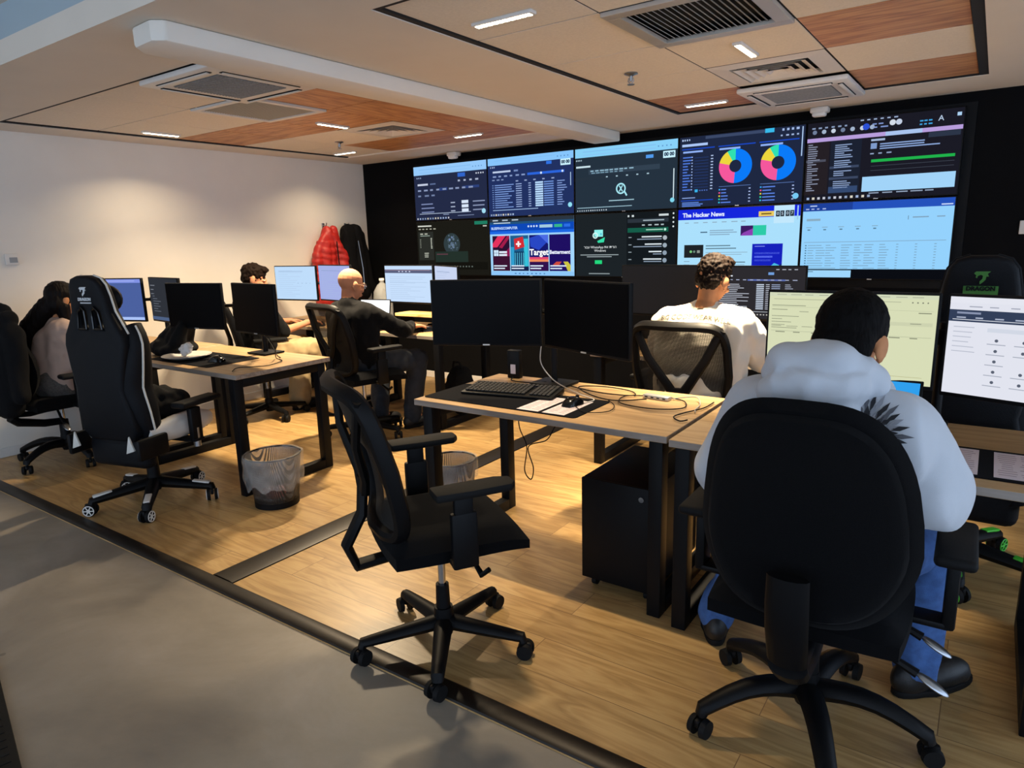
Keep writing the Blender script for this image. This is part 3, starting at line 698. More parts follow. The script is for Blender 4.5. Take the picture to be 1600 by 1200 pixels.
def s_chat(s):
    s.rect(0, 0, .53, 1, '#1c2226', 3); s.rect(.53, 0, 1, 1, '#14191d', 3)
    s.pol([(.2, .25), (.29, .25), (.29, .36), (.2, .36)], '#8ff0ea', 6); s.disc(.21, .34, .05, '#d4f6f2', 7, 20, .03); s.pol([(.23, .43), (.31, .37), (.3, .45), (.24, .46)], '#34d8a4', 7); s.disc(.27, .32, .02, '#5cc8d8', 7)
    s.text(.26, .53, .055, '\u05d4\u05d5\u05e8\u05d9\u05d3\u05d5 \u05d0\u05ea WhatsApp \u05e2\u05d1\u05d5\u05e8'[::-1].replace('ppAstahW', 'WhatsApp'), '#e2e8ea', 8, 'CENTER'); s.text(.26, .585, .055, 'Windows', '#e2e8ea', 8, 'CENTER')
    s.rect(.05, .645, .45, .66, '#8e9a9e', 6); s.rect(.12, .675, .38, .69, '#8e9a9e', 6); s.rect(.205, .74, .28, .8, '#22d47c', 6); s.rect(.14, .95, .36, .965, '#8e9a9e', 6)
    s.dashes(.54, .62, .04, .03, '#d0dadc', 2, .5); s.bars(.93, .04, 1, .1, .03, '#cfd8da', .09, .09, 6, True); s.rect(.54, .1, .93, .16, '#2b333c', 5); s.bars(.89, .12, 1, .1, .018, '#9fb0b8', .2, .2, 6, True); s.dashes(.68, .92, .19, .02, '#a9b8bc', 4, .6)
    s.rect(.54, .24, .93, .31, '#155c48', 5); s.bars(.88, .265, 1, .1, .016, '#a9d8c4', .16, .16, 6, True); s.disc(.9, .275, .02, '#bff0dc', 7, 10)
    for r in range(5):
        v = .37 + r * .115; s.disc(.9, v + .03, .035, random.choice(['#7f98b0', '#98a8b4', '#aab4bc', '#8c9cac']), 6, 16); s.bars(.87, v, 1, .1, .02, '#d8e2e8', .12, .2, 6, True); s.bars(.87, v + .04, 1, .1, .014, '#8fa0b4', .08, .3, 6, True); s.rect(.55, v + .01, .58, v + .022, '#9aa8b0', 6)
    for k in range(4): s.disc(.975, .04 + k * .065, .014, '#dfe8ea', 6, 8)
def s_hacker(s):
    s.rect(0, 0, 1, .15, '#1426d8', 3); s.text(.04, .085, .085, 'The Hacker News', '#dfe8ff', 8, 'LEFT', .003); s.rect(.68, .07, .81, .14, '#e8c860', 6); s.rect(.7, .095, .78, .115, '#7a6020', 7)
    s.rect(.8, .0, .955, .24, '#bfe4f8', 7); 
    for k, ch in enumerate('0507'): s.rect(.815 + k * .034 + (.006 if k > 1 else 0), .07, .845 + k * .034 + (.006 if k > 1 else 0), .15, '#24303c', 9); s.text(.83 + k * .034 + (.006 if k > 1 else 0), .11, .06, ch, '#c8dcec', 11, 'CENTER')
    s.dashes(.06, .62, .19, .012, '#8aa4b8', 7, .6)
    s.rect(.2, .33, .26, .345, '#30506a', 5); s.bars(.28, .31, 2, .03, .012, '#7f9cb4', .2, .24); s.bars(.28, .37, 1, .03, .012, '#7f9cb4', .16, .2)
    s.rect(.54, .26, .64, .4, '#3a1a60', 5); s.pol([(.56, .36), (.64, .3), (.64, .4), (.54, .4)], '#8a40b0', 6); s.rect(.64, .26, .745, .4, '#2cc8a4', 5)
    s.rect(.06, .52, .23, .71, '#1e2226', 5); s.disc(.12, .62, .02, '#78c878', 6, 10); s.disc(.15, .62, .018, '#6a8a7a', 6, 10); s.rect(.175, .6, .2, .64, '#8a948c', 6)
    s.bars(.25, .53, 2, .04, .014, '#54707f', .2, .35); s.bars(.25, .63, 2, .03, .01, '#8fb0c4', .3, .36); s.bars(.25, .77, 1, .03, .014, '#54707f', .3, .34); s.bars(.25, .81, 4, .03, .01, '#8fb0c4', .25, .36)
    s.bars(.06, .76, 3, .05, .012, '#84a4bc', .03, .06)
    s.rect(.64, .52, .88, .91, '#1520b8', 5); s.rect(.66, .55, .74, .56, '#7f90f0', 6); s.bars(.66, .64, 3, .05, .026, '#5c70f4', .1, .2); s.rect(.66, .87, .74, .895, '#a9b8f8', 6); s.pol([(.79, .84), (.82, .79), (.86, .82), (.83, .88)], '#48b8e0', 7); s.pol([(.75, .91), (.88, .8), (.88, .91)], '#102a70', 6)
    s.rect(.975, .01, .985, .2, '#9fc8e8', 6)
def s_sheet(s):
    s.rect(0, 0, 1, .1, '#1d3f98', 3); s.rect(.35, 0, 1, .1, '#2450b8', 4); s.bars(.05, .025, 1, .1, .015, '#b4c8f0', .05, .05); s.dashes(.02, .18, .065, .015, '#a9bce8', 4, .6); s.rect(.92, .07, .99, .085, '#c8d8f8', 6)
    s.bars(.03, .2, 1, .1, .03, '#88aabf', .1, .1); s.rect(.72, .2, .725, .25, '#6f94ac', 5); s.bars(.75, .215, 1, .1, .014, '#7c9cb4', .1, .1); s.rect(.9, .215, .95, .228, '#7c9cb4', 5)
    for k in range(5): s.rect(.03 + k * .115, .31, .07 + k * .115, .32, '#84a8c0', 5); s.rect(.04 + k * .115, .34, .06 + k * .115, .355, '#54788f', 5)
    s.rect(.02, .51, .97, .518, '#7fa4c0', 5)
    for r in range(10):
        v = .55 + r * .034; s.rect(.03, v, .04, v + .014, '#3f6078', 5)
        for u in (.05, .11, .18, .29, .38, .45, .55): s.bars(u, v + .002, 1, .1, .009, '#7b9fb8', .03, .08)
        for u in (.66, .78, .9): s.rect(u, v + .002, u + .015, v + .011, '#7b9fb8', 5)
    s.rect(0, .875, 1, 1, '#0a0c12', 6); s.rect(.02, .89, .37, .985, '#9cd2f6', 8); s.rect(.03, .905, .1, .915, '#54788f', 9)

# ------------------------------------------------------------------ the wall of ten displays
def wall_display(i, j, base, fn, label):
    w, h = .957, .556
    x = -5.02 + w * (i + .5); z = 2.232 - h * (j + .5)
    t = thing('wall_display', label, 'display', (x, YW - .10, z), 0, 'displays of the video wall')
    MB().box((0, .045, 0), (w - .003, .088, h - .003), bev=.004).build('bezel', M['blk_pl'], t)
    s = Scr(w - .018, h - .02, base); fn(s); s.make(t, -.0005, 0)
    MB().box((.0, -.0015, -h / 2 + .006), (.03, .003, .006)).build('logo_plate', M['silver'], t, smooth=False)
wall_display(0, 0, '#232a45', s_alerts, 'top row display furthest left with a pale blue bar over a short dark alert list')
wall_display(1, 0, '#21305f', s_table, 'top row display second from left with a long blue table on navy')
wall_display(2, 0, '#24313e', s_search, 'top row middle display with a magnifier and cross icon on slate')
wall_display(3, 0, '#1e2740', s_donuts, 'top row display with two colourful ring charts')
wall_display(4, 0, '#1a1a24', s_mail, 'top row display furthest right with a dark mail window and purple ribbon')
wall_display(0, 1, '#1b1a15', s_globe, 'bottom row display furthest left with a dim globe on near black')
wall_display(1, 1, '#9fd2f8', s_news, 'bottom row display with four news picture cards reading Target and Betterment')
wall_display(2, 1, '#171c20', s_chat, 'bottom row middle display with a dark chat list and green button')
wall_display(3, 1, '#a8dcf8', s_hacker, 'bottom row display with a blue banner reading The Hacker News')
wall_display(4, 1, '#92cef8', s_sheet, 'bottom row display furthest right with a pale blue data table')
struct(MB().box((-2.63, YW - .006, 1.66), (4.9, .012, 1.2)).build('trim_3', M['blk_metal'], smooth=False))

# ------------------------------------------------------------------ desk monitors and stands
def monitor(x, y, z, rz, w, h, label, base='#05060a', fn=None, k=1.0, group=None, tilt=0, glass='screen_off'):
    """x,y,z: middle of the glass; faces its own -y"""
    t = thing('desk_monitor', label, 'monitor', (x, y, z), rz, group)
    t.rotation_euler.x = tilt
    B = MB(); B.box((0, .012, 0), (w, .022, h), bev=.004); B.box((0, .03, -.01), (w * .55, .03, h * .6), bev=.01)
    B.build('shell', M['blk_pl'], t)
    if fn is None:
        MB().box((0, 0, .003), (w - .014, .003, h - .02)).build('dark_screen', M[glass], t, smooth=False)
        MB().box((0, -.001, -h / 2 + .006), (.035, .003, .006)).build('logo_plate', M['silver'], t, smooth=False)
    else:
        s = Scr(w - .016, h - .022, base, k); fn(s); s.make(t, -.0005, .003)
    MB().box((0, .055, -.01), (.1, .03, .1), bev=.004).build('mount_plate', M['blk_metal'], t)
    return t
def dual_stand(x, y, zt, heads, label, base=True):
    """post with two jointed arms; heads = mount points in the room"""
    t = thing('monitor_arm_stand', label, 'monitor stand', (x, y, .752))
    if base: MB().box((0, 0, .006), (.2, .16, .012), bev=.004).build('base_plate', M['blk_metal'], t)
    else: MB().box((0, .02, -.01), (.08, .09, .06), bev=.004).build('desk_clamp', M['blk_metal'], t)
    MB().cyl((0, 0, .0), (0, 0, zt - .752), .017, n=20).build('post', M['blk_metal'], t)
    for hx, hy, hz in heads:
        p = V((hx - x, hy - y, hz - .752)); a = V((0, 0, p.z)); m_ = (a + p) / 2 + V((0, .07, 0))
        B = MB(); B.cyl((0, 0, p.z - .025), (0, 0, p.z + .025), .026, n=20); B.tube([a, m_], .014, 8); B.cyl(m_ - V((0, 0, .02)), m_ + V((0, 0, .02)), .018); B.tube([m_, p], .012, 8)
        B.build('arm', M['blk_metal'], t)
    return t
def mon_pair(stand, m1, m2, lab, base=True):
    heads = []
    for (x, y, z, rz) in (m1, m2):
        o = V((sin(-rz) * -.0, 0, 0)); n = V((-sin(rz), cos(rz), 0)); heads.append(tuple(V((x, y, z - .01)) + n * .075))
    return dual_stand(stand[0], stand[1], max(h[2] for h in heads) + .05, heads, lab, base)
# ------------------------------------------------------------------ desks
DT = .75
def desk(x0, x1, y0, y1, label, inl=.07, inr=.07, rz=0):
    cx, cy = (x0 + x1) / 2, (y0 + y1) / 2; w, d = x1 - x0, y1 - y0
    t = thing('office_desk', label, 'desk', (cx, cy, 0), rz, 'oak topped office desks with black frames')
    B = MB(); B.box((0, 0, DT - .014), (w, d, .028), bev=.0015, seg=1)
    for f in B.bm.faces: f.material_index = 0 if f.normal.z > .5 else 1
    B.bm.normal_update()
    for f in B.bm.faces: f.material_index = 0 if abs(f.normal.z) > .5 else 1
    B.build('desktop', [M['desk'], M['desky']], t, smooth=False)
    for xx in (-w / 2 + inl, w / 2 - inr):
        B = MB(); a, b = -d / 2 + .035, d / 2 - .05
        B.box((xx, a, .36), (.055, .06, .72), bev=.003); B.box((xx, b, .36), (.055, .06, .72), bev=.003)
        B.box((xx, (a + b) / 2, .03), (.055, b - a - .06, .06), bev=.003); B.box((xx, (a + b) / 2, .692), (.055, b - a - .06, .055), bev=.003)
        B.build('leg_frame', M['blk_metal'], t, angle=30)
    MB().box((0, d / 2 - .12, .692), (w - inl - inr - .056, .04, .05), bev=.003).build('cross_rail', M['blk_metal'], t)
    return t
desk(-2.185, -.925, 2.295, 2.985, 'empty oak desk in the centre carrying two dark monitors in a shallow V', .075, .045)
desk(-.905, .30, 2.265, 2.985, 'oak desk at the right where the person in the pale hoodie sits', .05, .075)
desk(-4.73, -3.52, 2.235, 2.93, 'oak desk behind the black and white gaming chair with a paper plate on it', .07, .06)
desk(-5.84, -4.75, 2.30, 2.95, 'oak desk against the left wall in front of the long-haired person')
desk(-5.84, -4.66, 3.96, 4.62, 'oak desk in the far left corner of the room below the hanging jackets')
desk(-4.64, -3.43, 3.95, 4.64, 'oak desk where the bald person in black reaches for the mouse')
desk(-2.08, -.78, 3.84, 4.52, 'oak desk facing the video wall where the person in the white sweatshirt sits', .05, .06)

# ------------------------------------------------------------------ office chairs
def star_base(t, r, hub_z, tip_z, mats, thick=.05, arch=0, start=0, white_tips=None, wheel=None, cr=.028):
    B = MB(); B.lathe([(.001, hub_z + .06), (.034, hub_z + .06), (.04, hub_z - .02), (.03, hub_z - .05), (.001, hub_z - .05)], n=20)
    for k in range(5):
        a = start + 2 * pi * k / 5; d = V((cos(a), sin(a), 0)); pts = []; rs = []
        for i in range(8):
            f = i / 7; pts.append(d * (.02 + (r - .02) * f) + V((0, 0, hub_z + (tip_z - hub_z) * f + arch * sin(pi * f)))); rs.append(thick * (.62 - .22 * f))
        pts.append(d * (r + .004) + V((0, 0, tip_z - .018))); rs.append(thick * .34)
        B.tube(pts, rs, 10, flat=(1.0, .8))
    base = B.build('star_base', mats[0], t)
    for k in range(5):
        a = start + 2 * pi * k / 5; d = V((cos(a), sin(a), 0)); p = d * r; ang = a + random.uniform(-1.2, 1.2)
        ax = V((-sin(ang), cos(ang), 0))
        C = MB(); q = p + V((cos(ang), sin(ang), 0)) * .012 + V((0, 0, cr))
        C.cyl(p + V((0, 0, tip_z - .01)), q + V((0, 0, .012)), .008); C.box(q + V((0, 0, cr * .55)), (cr * 1.5, .018, cr * .9), ang, bev=.006)
        c = C.build('caster', mats[0], t)
        for sgn in (-1, 1):
            w = MB().cyl(q + ax * sgn * .012, q + ax * sgn * .029, cr, cr * .92, 20); w.build('wheel', mats[1], c)
            if wheel is not None:
                w = MB(); o = q + ax * sgn * .0295; w.cyl(o, o + ax * sgn * .002, cr * .3, n=10)
                side = V((cos(ang), sin(ang), 0))
                for j in range(6):
                    aa = pi * j / 3; w.cyl(o + ax * sgn * .001, o + ax * sgn * .001 + (side * cos(aa) + V((0, 0, sin(aa)))) * cr * .78, .0032, n=6)
                w.tube([o + ax * sgn * .001 + (side * cos(aa) + V((0, 0, sin(aa)))) * cr * .8 for aa in [2 * pi * i / 20 for i in range(20)]], .0028, 5, closed=True)
                w.build('wheel_rim', wheel, c)
        if white_tips is not None:
            f = .8; tp = d * r * .83 + V((0, 0, tip_z + (hub_z - tip_z) * .17 + thick * .34))
            pit = math.atan2(hub_z - tip_z, r); o = MB().box((0, 0, 0), (r * .3, .034, .012), bev=.004).build('tip_cover', white_tips, base); o.location = tp; o.rotation_euler = (0, pit, a)
    return base
def gas_lift(t, z0, z1, zs, r=.024):
    MB().cyl((0, 0, z0), (0, 0, zs), r + .004, r, 20).build('lift_sleeve', M['blk_pl'], t)
    MB().cyl((0, 0, zs), (0, 0, z1), .014, n=20).build('gas_piston', M['chrome'], t)
def cushion(w, d, h, bev=.03, front=.02):
    B = MB(); n = 14
    def top(u, v):
        x, y = (u - .5) * 2, (v - .5) * 2
        sx = w / 2 * x * (1 - .06 * y * y); sy = d / 2 * y * (1 - .05 * x * x)
        e = max(abs(x), abs(y)); z = h * (1 - max(0, (e - .72) / .28) ** 2.2 * .55) - .012 * (1 - x * x) * (1 - y * y) - (front * max(0, y) ** 3)
        return V((sx, sy, z))
    def bot(u, v):
        p = top(u, v); x, y = (u - .5) * 2, (v - .5) * 2; return V((p.x, p.y, h * .0 - front * max(0, y) ** 3 * .6))
    B.surf(top, n, n); B.surf(bot, n, n)
    for k in range(4):
        def side(u, v):
            a = [(u, 0), (1, u), (1 - u, 1), (0, 1 - u)][k]; return bot(*a).lerp(top(*a), v)
        B.surf(side, n, 1)
    bmesh.ops.remove_doubles(B.bm, verts=B.bm.verts[:], dist=.0006)
    return B

def mesh_chair(x, y, rz, label, group='black mesh back office chairs', zs=.025, start=.35):
    t = thing('mesh_office_chair', label, 'office chair', (x, y, 0), rz, group)
    star_base(t, .30, .10, .078, [M['blk_pl'], M['rubber']], .058, 0, start, cr=.03)
    gas_lift(t, .1, .42 + zs, .25)
    z = .425 + zs
    MB().box((0, -.02, z - .015), (.2, .26, .04), bev=.01).build('tilt_mechanism', M['blk_pl'], t)
    MB().tube([(.06, .05, z - .02), (.16, .06, z - .035), (.24, .07, z - .07), (.26, .09, z - .045)], [.006, .007, .011, .009], 8).build('height_lever', M['blk_pl'], t)
    s = cushion(.49, .49, .09, .03, .025).build('seat', M['blk_fab'], t); s.location = (0, .02, z)
    # curved back: u across -1..1, v up 0..1
    def bk(u, v, off=0.0):
        hw = .185 + .06 * sin(pi * min(.5, v * .75 + .05)) - .018 * max(0, (v - .6) / .4) ** 1.5
        return V((u * hw, -.225 + .05 * u * u + .045 * sin(pi * min(1, v * 1.5)) * (1 - u * u) - .12 * v ** 1.6 + off, .50 + zs + .51 * v))
    fr = MB(); N_ = 64; loop = []
    for i in range(N_):
        a = 2 * pi * i / N_; c_, s_ = cos(a), sin(a); p = 7.0
        uu = math.copysign(abs(c_) ** (2 / p), c_); vv = math.copysign(abs(s_) ** (2 / p), s_)
        loop.append(bk(uu, .5 + .5 * vv))
    fr.tube(loop, .021, 8, closed=True, flat=(1.0, 1.35)); fr.build('back_frame', M['blk_pl'], t)
    B = MB().surf(lambda a, b: bk((a - .5) * 1.98, .01 + b * .98, .004), 16, 18); B.build('back_mesh', M['chairmesh'], t, recalc=False)
    j = bk(0, .3, -.06)
    sp = MB()
    for sg in (-1, 1):
        sp.tube([bk(sg * .97, .97, -.004), bk(sg * .6, .66, -.03), bk(sg * .22, .38, -.055), j + V((sg * .012, 0, -.02))], [.018, .019, .021, .024], 8, flat=(1.2, .8))
    sp.tube([j + V((0, 0, .03)), j + V((0, -.012, -.1)), (0, -.33, z + .02), (0, -.30, z - .06), (0, -.2, z - .05), (0, -.08, z - .02)], [.024, .024, .024, .024, .022, .02], 8, flat=(1.5, .8))
    sp.build('back_spine', M['blk_pl'], t)
    lm = MB().surf(lambda a, b: bk((a - .5) * 1.2, .2 + b * .2, .022), 10, 4, thick=.012); lm.build('lumbar_pad', M['blk_pl'], t)
    for sg in (-1, 1):
        a = MB(); a.box((sg * .23, .0, z + .01), (.12, .09, .018), bev=.006); a.box((sg * .285, .0, z + .09), (.03, .088, .19), bev=.008); a.box((sg * .285, 0, z + .19), (.024, .064, .12), bev=.006)
        ar = a.build('armrest', M['blk_pl'], t)
        p = MB(); out = [(-.045, -.12), (.045, -.12), (.05, 0), (.045, .13), (.02, .15), (-.03, .15), (-.05, .1)]
        p.prism(out, .028, Matrix(((1, 0, 0, 0), (0, 0, 1, 0), (0, 1, 0, 0), (0, 0, 0, 1))), bev=.009); pp = p.build('arm_pad', M['rubber'], ar); pp.location = (sg * .29, .02, z + .245)
    return t

def task_chair(x, y, rz, label, bw=.252, bh=.572, bz=.503, tilt=.0):
    t = thing('fabric_office_chair', label, 'office chair', (x, y, 0), rz)
    star_base(t, .32, .13, .085, [M['blk_pl'], M['rubber']], .066, .035, .05, cr=.03)
    gas_lift(t, .12, .42, .3, .03)
    MB().box((0, -.02, .42), (.24, .3, .05), bev=.012).build('tilt_mechanism', M['blk_pl'], t)
    s = cushion(.51, .49, .085, .03, .03).build('seat', M['blk_fab'], t); s.location = (0, .01, .425)
    def out(a):
        c_, s_ = cos(a), sin(a); p = 3.4
        u = math.copysign(abs(c_) ** (2 / p), c_); v = math.copysign(abs(s_) ** (2 / p), s_)
        vv = (v + 1) / 2; hw = bw * (1 - .24 * max(0, (vv - .3) / .7) ** 1.3 - .14 * max(0, (.4 - vv) / .4) ** 1.5)
        return u * hw, vv * bh
    def shell(name, inset, y0, y1, mt, dome, rim=.02):
        B = MB(); nr, na = 9, 56
        def pt(r, a, side):
            px, pz = out(a); px *= inset * r; pz = bh / 2 + (pz - bh / 2) * inset * r
            k = (1 - r ** 4); yy = (y1 + dome * k) if side else (y0 - dome * .5 * k)
            f = 1.0 if r < .98 else .9
            return V((px * 1.0, yy + .05 * (px / bw) ** 2 - .10 * (pz / bh) ** 2 + .03 * sin(pi * pz / bh), bz + pz))
        for side in (0, 1):
            rings = [[B.bm.verts.new(pt(max(.02, i / nr), 2 * pi * k / na, side)) for k in range(na)] for i in range(nr + 1)]
            for i in range(nr):
                for k in range(na): B.bm.faces.new([rings[i][k], rings[i][(k + 1) % na], rings[i + 1][(k + 1) % na], rings[i + 1][k]])
            B.bm.faces.new(rings[0])
            if side == 0: r0 = rings[-1]
            else:
                mid = []
                for k in range(na):
                    a_ = (r0[k].co + rings[-1][k].co) / 2; px, pz = out(2 * pi * k / na)
                    cc = V((0, a_.y, bz + bh / 2)); mid.append(B.bm.verts.new(a_ + (a_ - cc).normalized() * rim))
                for k in range(na):
                    B.bm.faces.new([r0[k], r0[(k + 1) % na], mid[(k + 1) % na], mid[k]]); B.bm.faces.new([mid[k], mid[(k + 1) % na], rings[-1][(k + 1) % na], rings[-1][k]])
        return B.build(name, mt, t, angle=60)
    shell('back_cushion', 1.0, -.285, -.235, M['blk_fab'], .03, .024)
    shell('back_cover', .93, -.315, -.275, M['blk_fab'], .012, .012)
    B = MB(); B.tube([(0, -.375, .66), (0, -.37, .58), (0, -.355, .5), (0, -.32, .40), (0, -.2, .385), (0, -.05, .395)], [.05, .052, .052, .05, .045, .04], 12, flat=(1.0, .4)); B.build('back_support', M['blk_pl'], t)
    MB().tube([(0, -.31, .38), (0, -.27, .34), (0, -.12, .30), (0, 0, .29)], [.05, .05, .045, .04], 12, flat=(1, .6)).build('support_bracket', M['blk_pl'], t)
    for dy, dz in ((-.06, 0), (.1, .02)):
        B = MB(); B.tube([(.1, dy, .40 + dz), (.2, dy - .02, .36 + dz), (.28, dy - .03, .33 + dz)], [.008, .009, .013], 8)
        lv = B.build('lever', M['blk_pl'], t); MB().ell((.315, dy - .035, .315 + dz), (.045, .02, .008), Matrix.Rotation(.5, 3, 'Y')).build('lever_paddle', M['steel'], lv)
    for sg in (-1, 1):
        a = MB(); a.box((sg * .26, .02, .44), (.16, .07, .02), bev=.006); a.box((sg * .335, .02, .54), (.032, .07, .22), bev=.009)
        ar = a.build('armrest', M['blk_pl'], t)
        p = MB().box((0, 0, 0), (.095, .29, .032), bev=.014, seg=3); pp = p.build('arm_pad', M['rubber'], ar); pp.location = (sg * .335, .05, .655)
    return t

DRAGON = [(-.9, .25), (-.55, .55), (-.5, .8), (-.15, .72), (.15, .95), (.25, .75), (.7, .95), (.55, .6), (.95, .45), (.62, .2), (.8, -.1), (.5, -.1), (.45, -.45), (.15, -.75), (-.15, -.95), (-.2, -.62), (.08, -.35), (.12, -.02), (-.12, .1), (-.45, -.05), (-.5, -.28), (-.68, -.2), (-.62, .02)]
def gaming_chair(x, y, rz, label, accent, tipmat, rim, logo, seatmat, zs=0.0, plate=0, start=.37):
    t = thing('gaming_chair', label, 'gaming chair', (x, y, 0), rz, 'gaming chairs with a dragon head emblem')
    star_base(t, .33, .125, .085, [M['blk_pl'], M['rubber']], .07, .0, start, tipmat, rim, cr=.036)
    gas_lift(t, .12, .40 + zs, .33, .032)
    MB().box((0, -.03, .40 + zs), (.24, .34, .06), bev=.012).build('tilt_mechanism', M['blk_pl'], t)
    MB().box((.2, .02, .395 + zs), (.2, .03, .012), bev=.004).build('height_lever', M['blk_pl'], t)
    z = .42 + zs
    s = cushion(.40, .50, .10, .03, .02).build('seat', M['blk_leather'], t); s.location = (0, .03, z)
    for sg in (-1, 1):
        B = MB(); B.tube([(sg * .205, -.18, z + .05), (sg * .225, 0, z + .06), (sg * .225, .15, z + .06), (sg * .19, .27, z + .045)], [.05, .07, .07, .045], 14, flat=(.8, 1.0)); B.build('seat_bolster', seatmat, t)
    prof = [(.0, .20), (.06, .245), (.18, .235), (.30, .205), (.42, .235), (.54, .262), (.60, .25), (.66, .205), (.72, .165), (.80, .15), (.86, .135), (.895, .105), (.91, .05)]
    MB().box((0, -.17, z - .055), (.42, .10, .17), bev=.04, seg=3).build('seat_underside', M['blk_leather'], t)
    prof = [(h_, w_ * .82) for h_, w_ in prof]
    H0 = z + .02
    def lean(p): return V((p.x, p.y - .235 - .06 * (p.z - H0) - .02 * sin(pi * (p.z - H0) / .5), p.z))
    outl = [(w_, H0 + h_) for h_, w_ in prof] + [(-w_, H0 + h_) for h_, w_ in reversed(prof)]
    outl = [(p[0], p[1] ) for p in outl]
    holes = []
    for sg in (-1, 1):
        hl = [(sg * .026, H0 + .63), (sg * .085, H0 + .63), (sg * .072, H0 + .72), (sg * .045, H0 + .745), (sg * .027, H0 + .725)]
        holes.append(hl)
    def resub(lp, n=3):
        o = []
        for i in range(len(lp)):
            a, b = lp[i], lp[(i + 1) % len(lp)]
            for k in range(n): o.append((a[0] + (b[0] - a[0]) * k / n, a[1] + (b[1] - a[1]) * k / n))
        return o
    B = MB(); B.prism(resub(outl, 2), .085, None, bev=.022, holes=holes, seg=3); B.warp(lean); B.build('backrest', M['blk_leather'], t, angle=50)
    for hl in holes:
        pts = [lean(V((a, -.002, b))) for a, b in resub(hl, 3)]; MB().tube(pts, .006, 6, closed=True).build('harness_ring', M['blk_gloss'], t)
    for sg in (-1, 1):
        pts, rs = [], []
        for i in range(14):
            f = i / 13; hh = .02 + .62 * f; w_ = 0
            for (h0, w0), (h1, w1) in zip(prof, prof[1:]):
                if h0 <= hh <= h1: w_ = w0 + (w1 - w0) * (hh - h0) / (h1 - h0)
            pts.append(lean(V((sg * (w_ + .005), .10, H0 + hh)))); rs.append(.045 + .03 * sin(pi * min(1, f * 1.1)))
        MB().tube(pts, rs, 12, flat=(.7, 1.1), up=(0, 1, 0)).build('back_bolster', M['blk_leather'], t)
        MB().tube([lean(V((sg * (w_ + .002), .05, H0 + h_))) for h_, w_ in prof[6:]], .006, 6).build('piping', accent, t)
        MB().tube([p + V((sg * r_ * .7, -.012, 0)) for p, r_ in zip(pts, rs)], .006, 6).build('piping', accent, t)
    MB().ell(tuple(lean(V((0, .115, H0 + .78)))), (.12, .045, .08)).build('head_pillow', M['blk_leather'], t)
    # emblem and name on the back of the headrest
    c = lean(V((0, -.004, H0 + .836))); Rm = Matrix.Rotation(radians(-4), 4, 'X')
    E_ = MB(); E_.prism([(px_ * .028, pz * .034) for px_, pz in DRAGON], .003, Matrix.Translation(c) @ Rm)
    E_.build('dragon_emblem', logo, t, smooth=False)
    tb = text_bm('DRAGON', .021, 'CENTER', .0012, .001); E_ = MB(); E_.merge(tb, Matrix.Translation(lean(V((0, -.006, H0 + .787)))) @ Rm @ Matrix.Rotation(pi / 2, 4, 'X'), plate)
    E_.box(tuple(lean(V((0, -.002, H0 + (.78 if plate else .768))))), (.11 if plate else .075, .004, .034 if plate else .006), R=Matrix.Rotation(radians(-4), 3, 'X')); E_.build('name_lettering', [logo, M['blk_pl']], t, smooth=False)
    for sg in (-1, 1):
        MB().box((sg * .255, -.2, z + .0), (.03, .2, .12), bev=.02).build('recliner_cover', M['blk_pl'], t)
        MB().prism([(-.03, 0), (.03, .02), (.0, .1)], .012, Matrix.Translation((sg * .2, -.3, z - .02)), bev=.003).build('trim_wedge', accent, t)
        a = MB(); a.box((sg * .25, .04, z - .02), (.2, .07, .016), bev=.005); a.box((sg * .325, .04, z + .07), (.036, .075, .2), bev=.01)
        ar = a.build('armrest', M['blk_pl'], t)
        MB().cyl((sg * .325, .04, z - .06), (sg * .325, .04, z + .05), .02).build('arm_column', M['steel'], ar)
        p = MB().box((0, 0, 0), (.1, .29, .034), bev=.014, seg=3); pp = p.build('arm_pad', M['rubber'], ar); pp.location = (sg * .325, .07, z + .2)
    return t

mesh_chair(-1.545, 1.715, -radians(32), 'empty black mesh back chair with its casters on the dark floor strip, nearest the camera', start=radians(50))
mesh_chair(-3.92, 3.57, -radians(12), 'black mesh back chair the bald person in black is sitting on')
mesh_chair(-1.27, 3.52, radians(2), 'black mesh back chair behind the person in the white sweatshirt')
mesh_chair(-5.12, 3.55, -radians(30), 'mesh back chair of the person half hidden behind the dark monitors')
task_chair(-.34, 1.985, radians(1), 'wide black fabric office chair under the person in the pale hoodie')
task_chair(-5.36, 2.02, -radians(2), 'black fabric chair of the long-haired person by the left wall, a coat over it')
gaming_chair(-3.97, 1.92, radians(15), 'black gaming chair with white piping, white base tips and white dragon emblem', M['piping'], M['wht_leather'], M['white_pl'], M['whitelogo'], M['wht_leather'])
gaming_chair(-.03, 3.38, radians(0), 'black gaming chair with green base tips and green dragon emblem behind the right desk', M['blk_leather'], M['green'], M['green'], M['greenlogo'], M['blk_leather'], .02, 1, radians(-84))
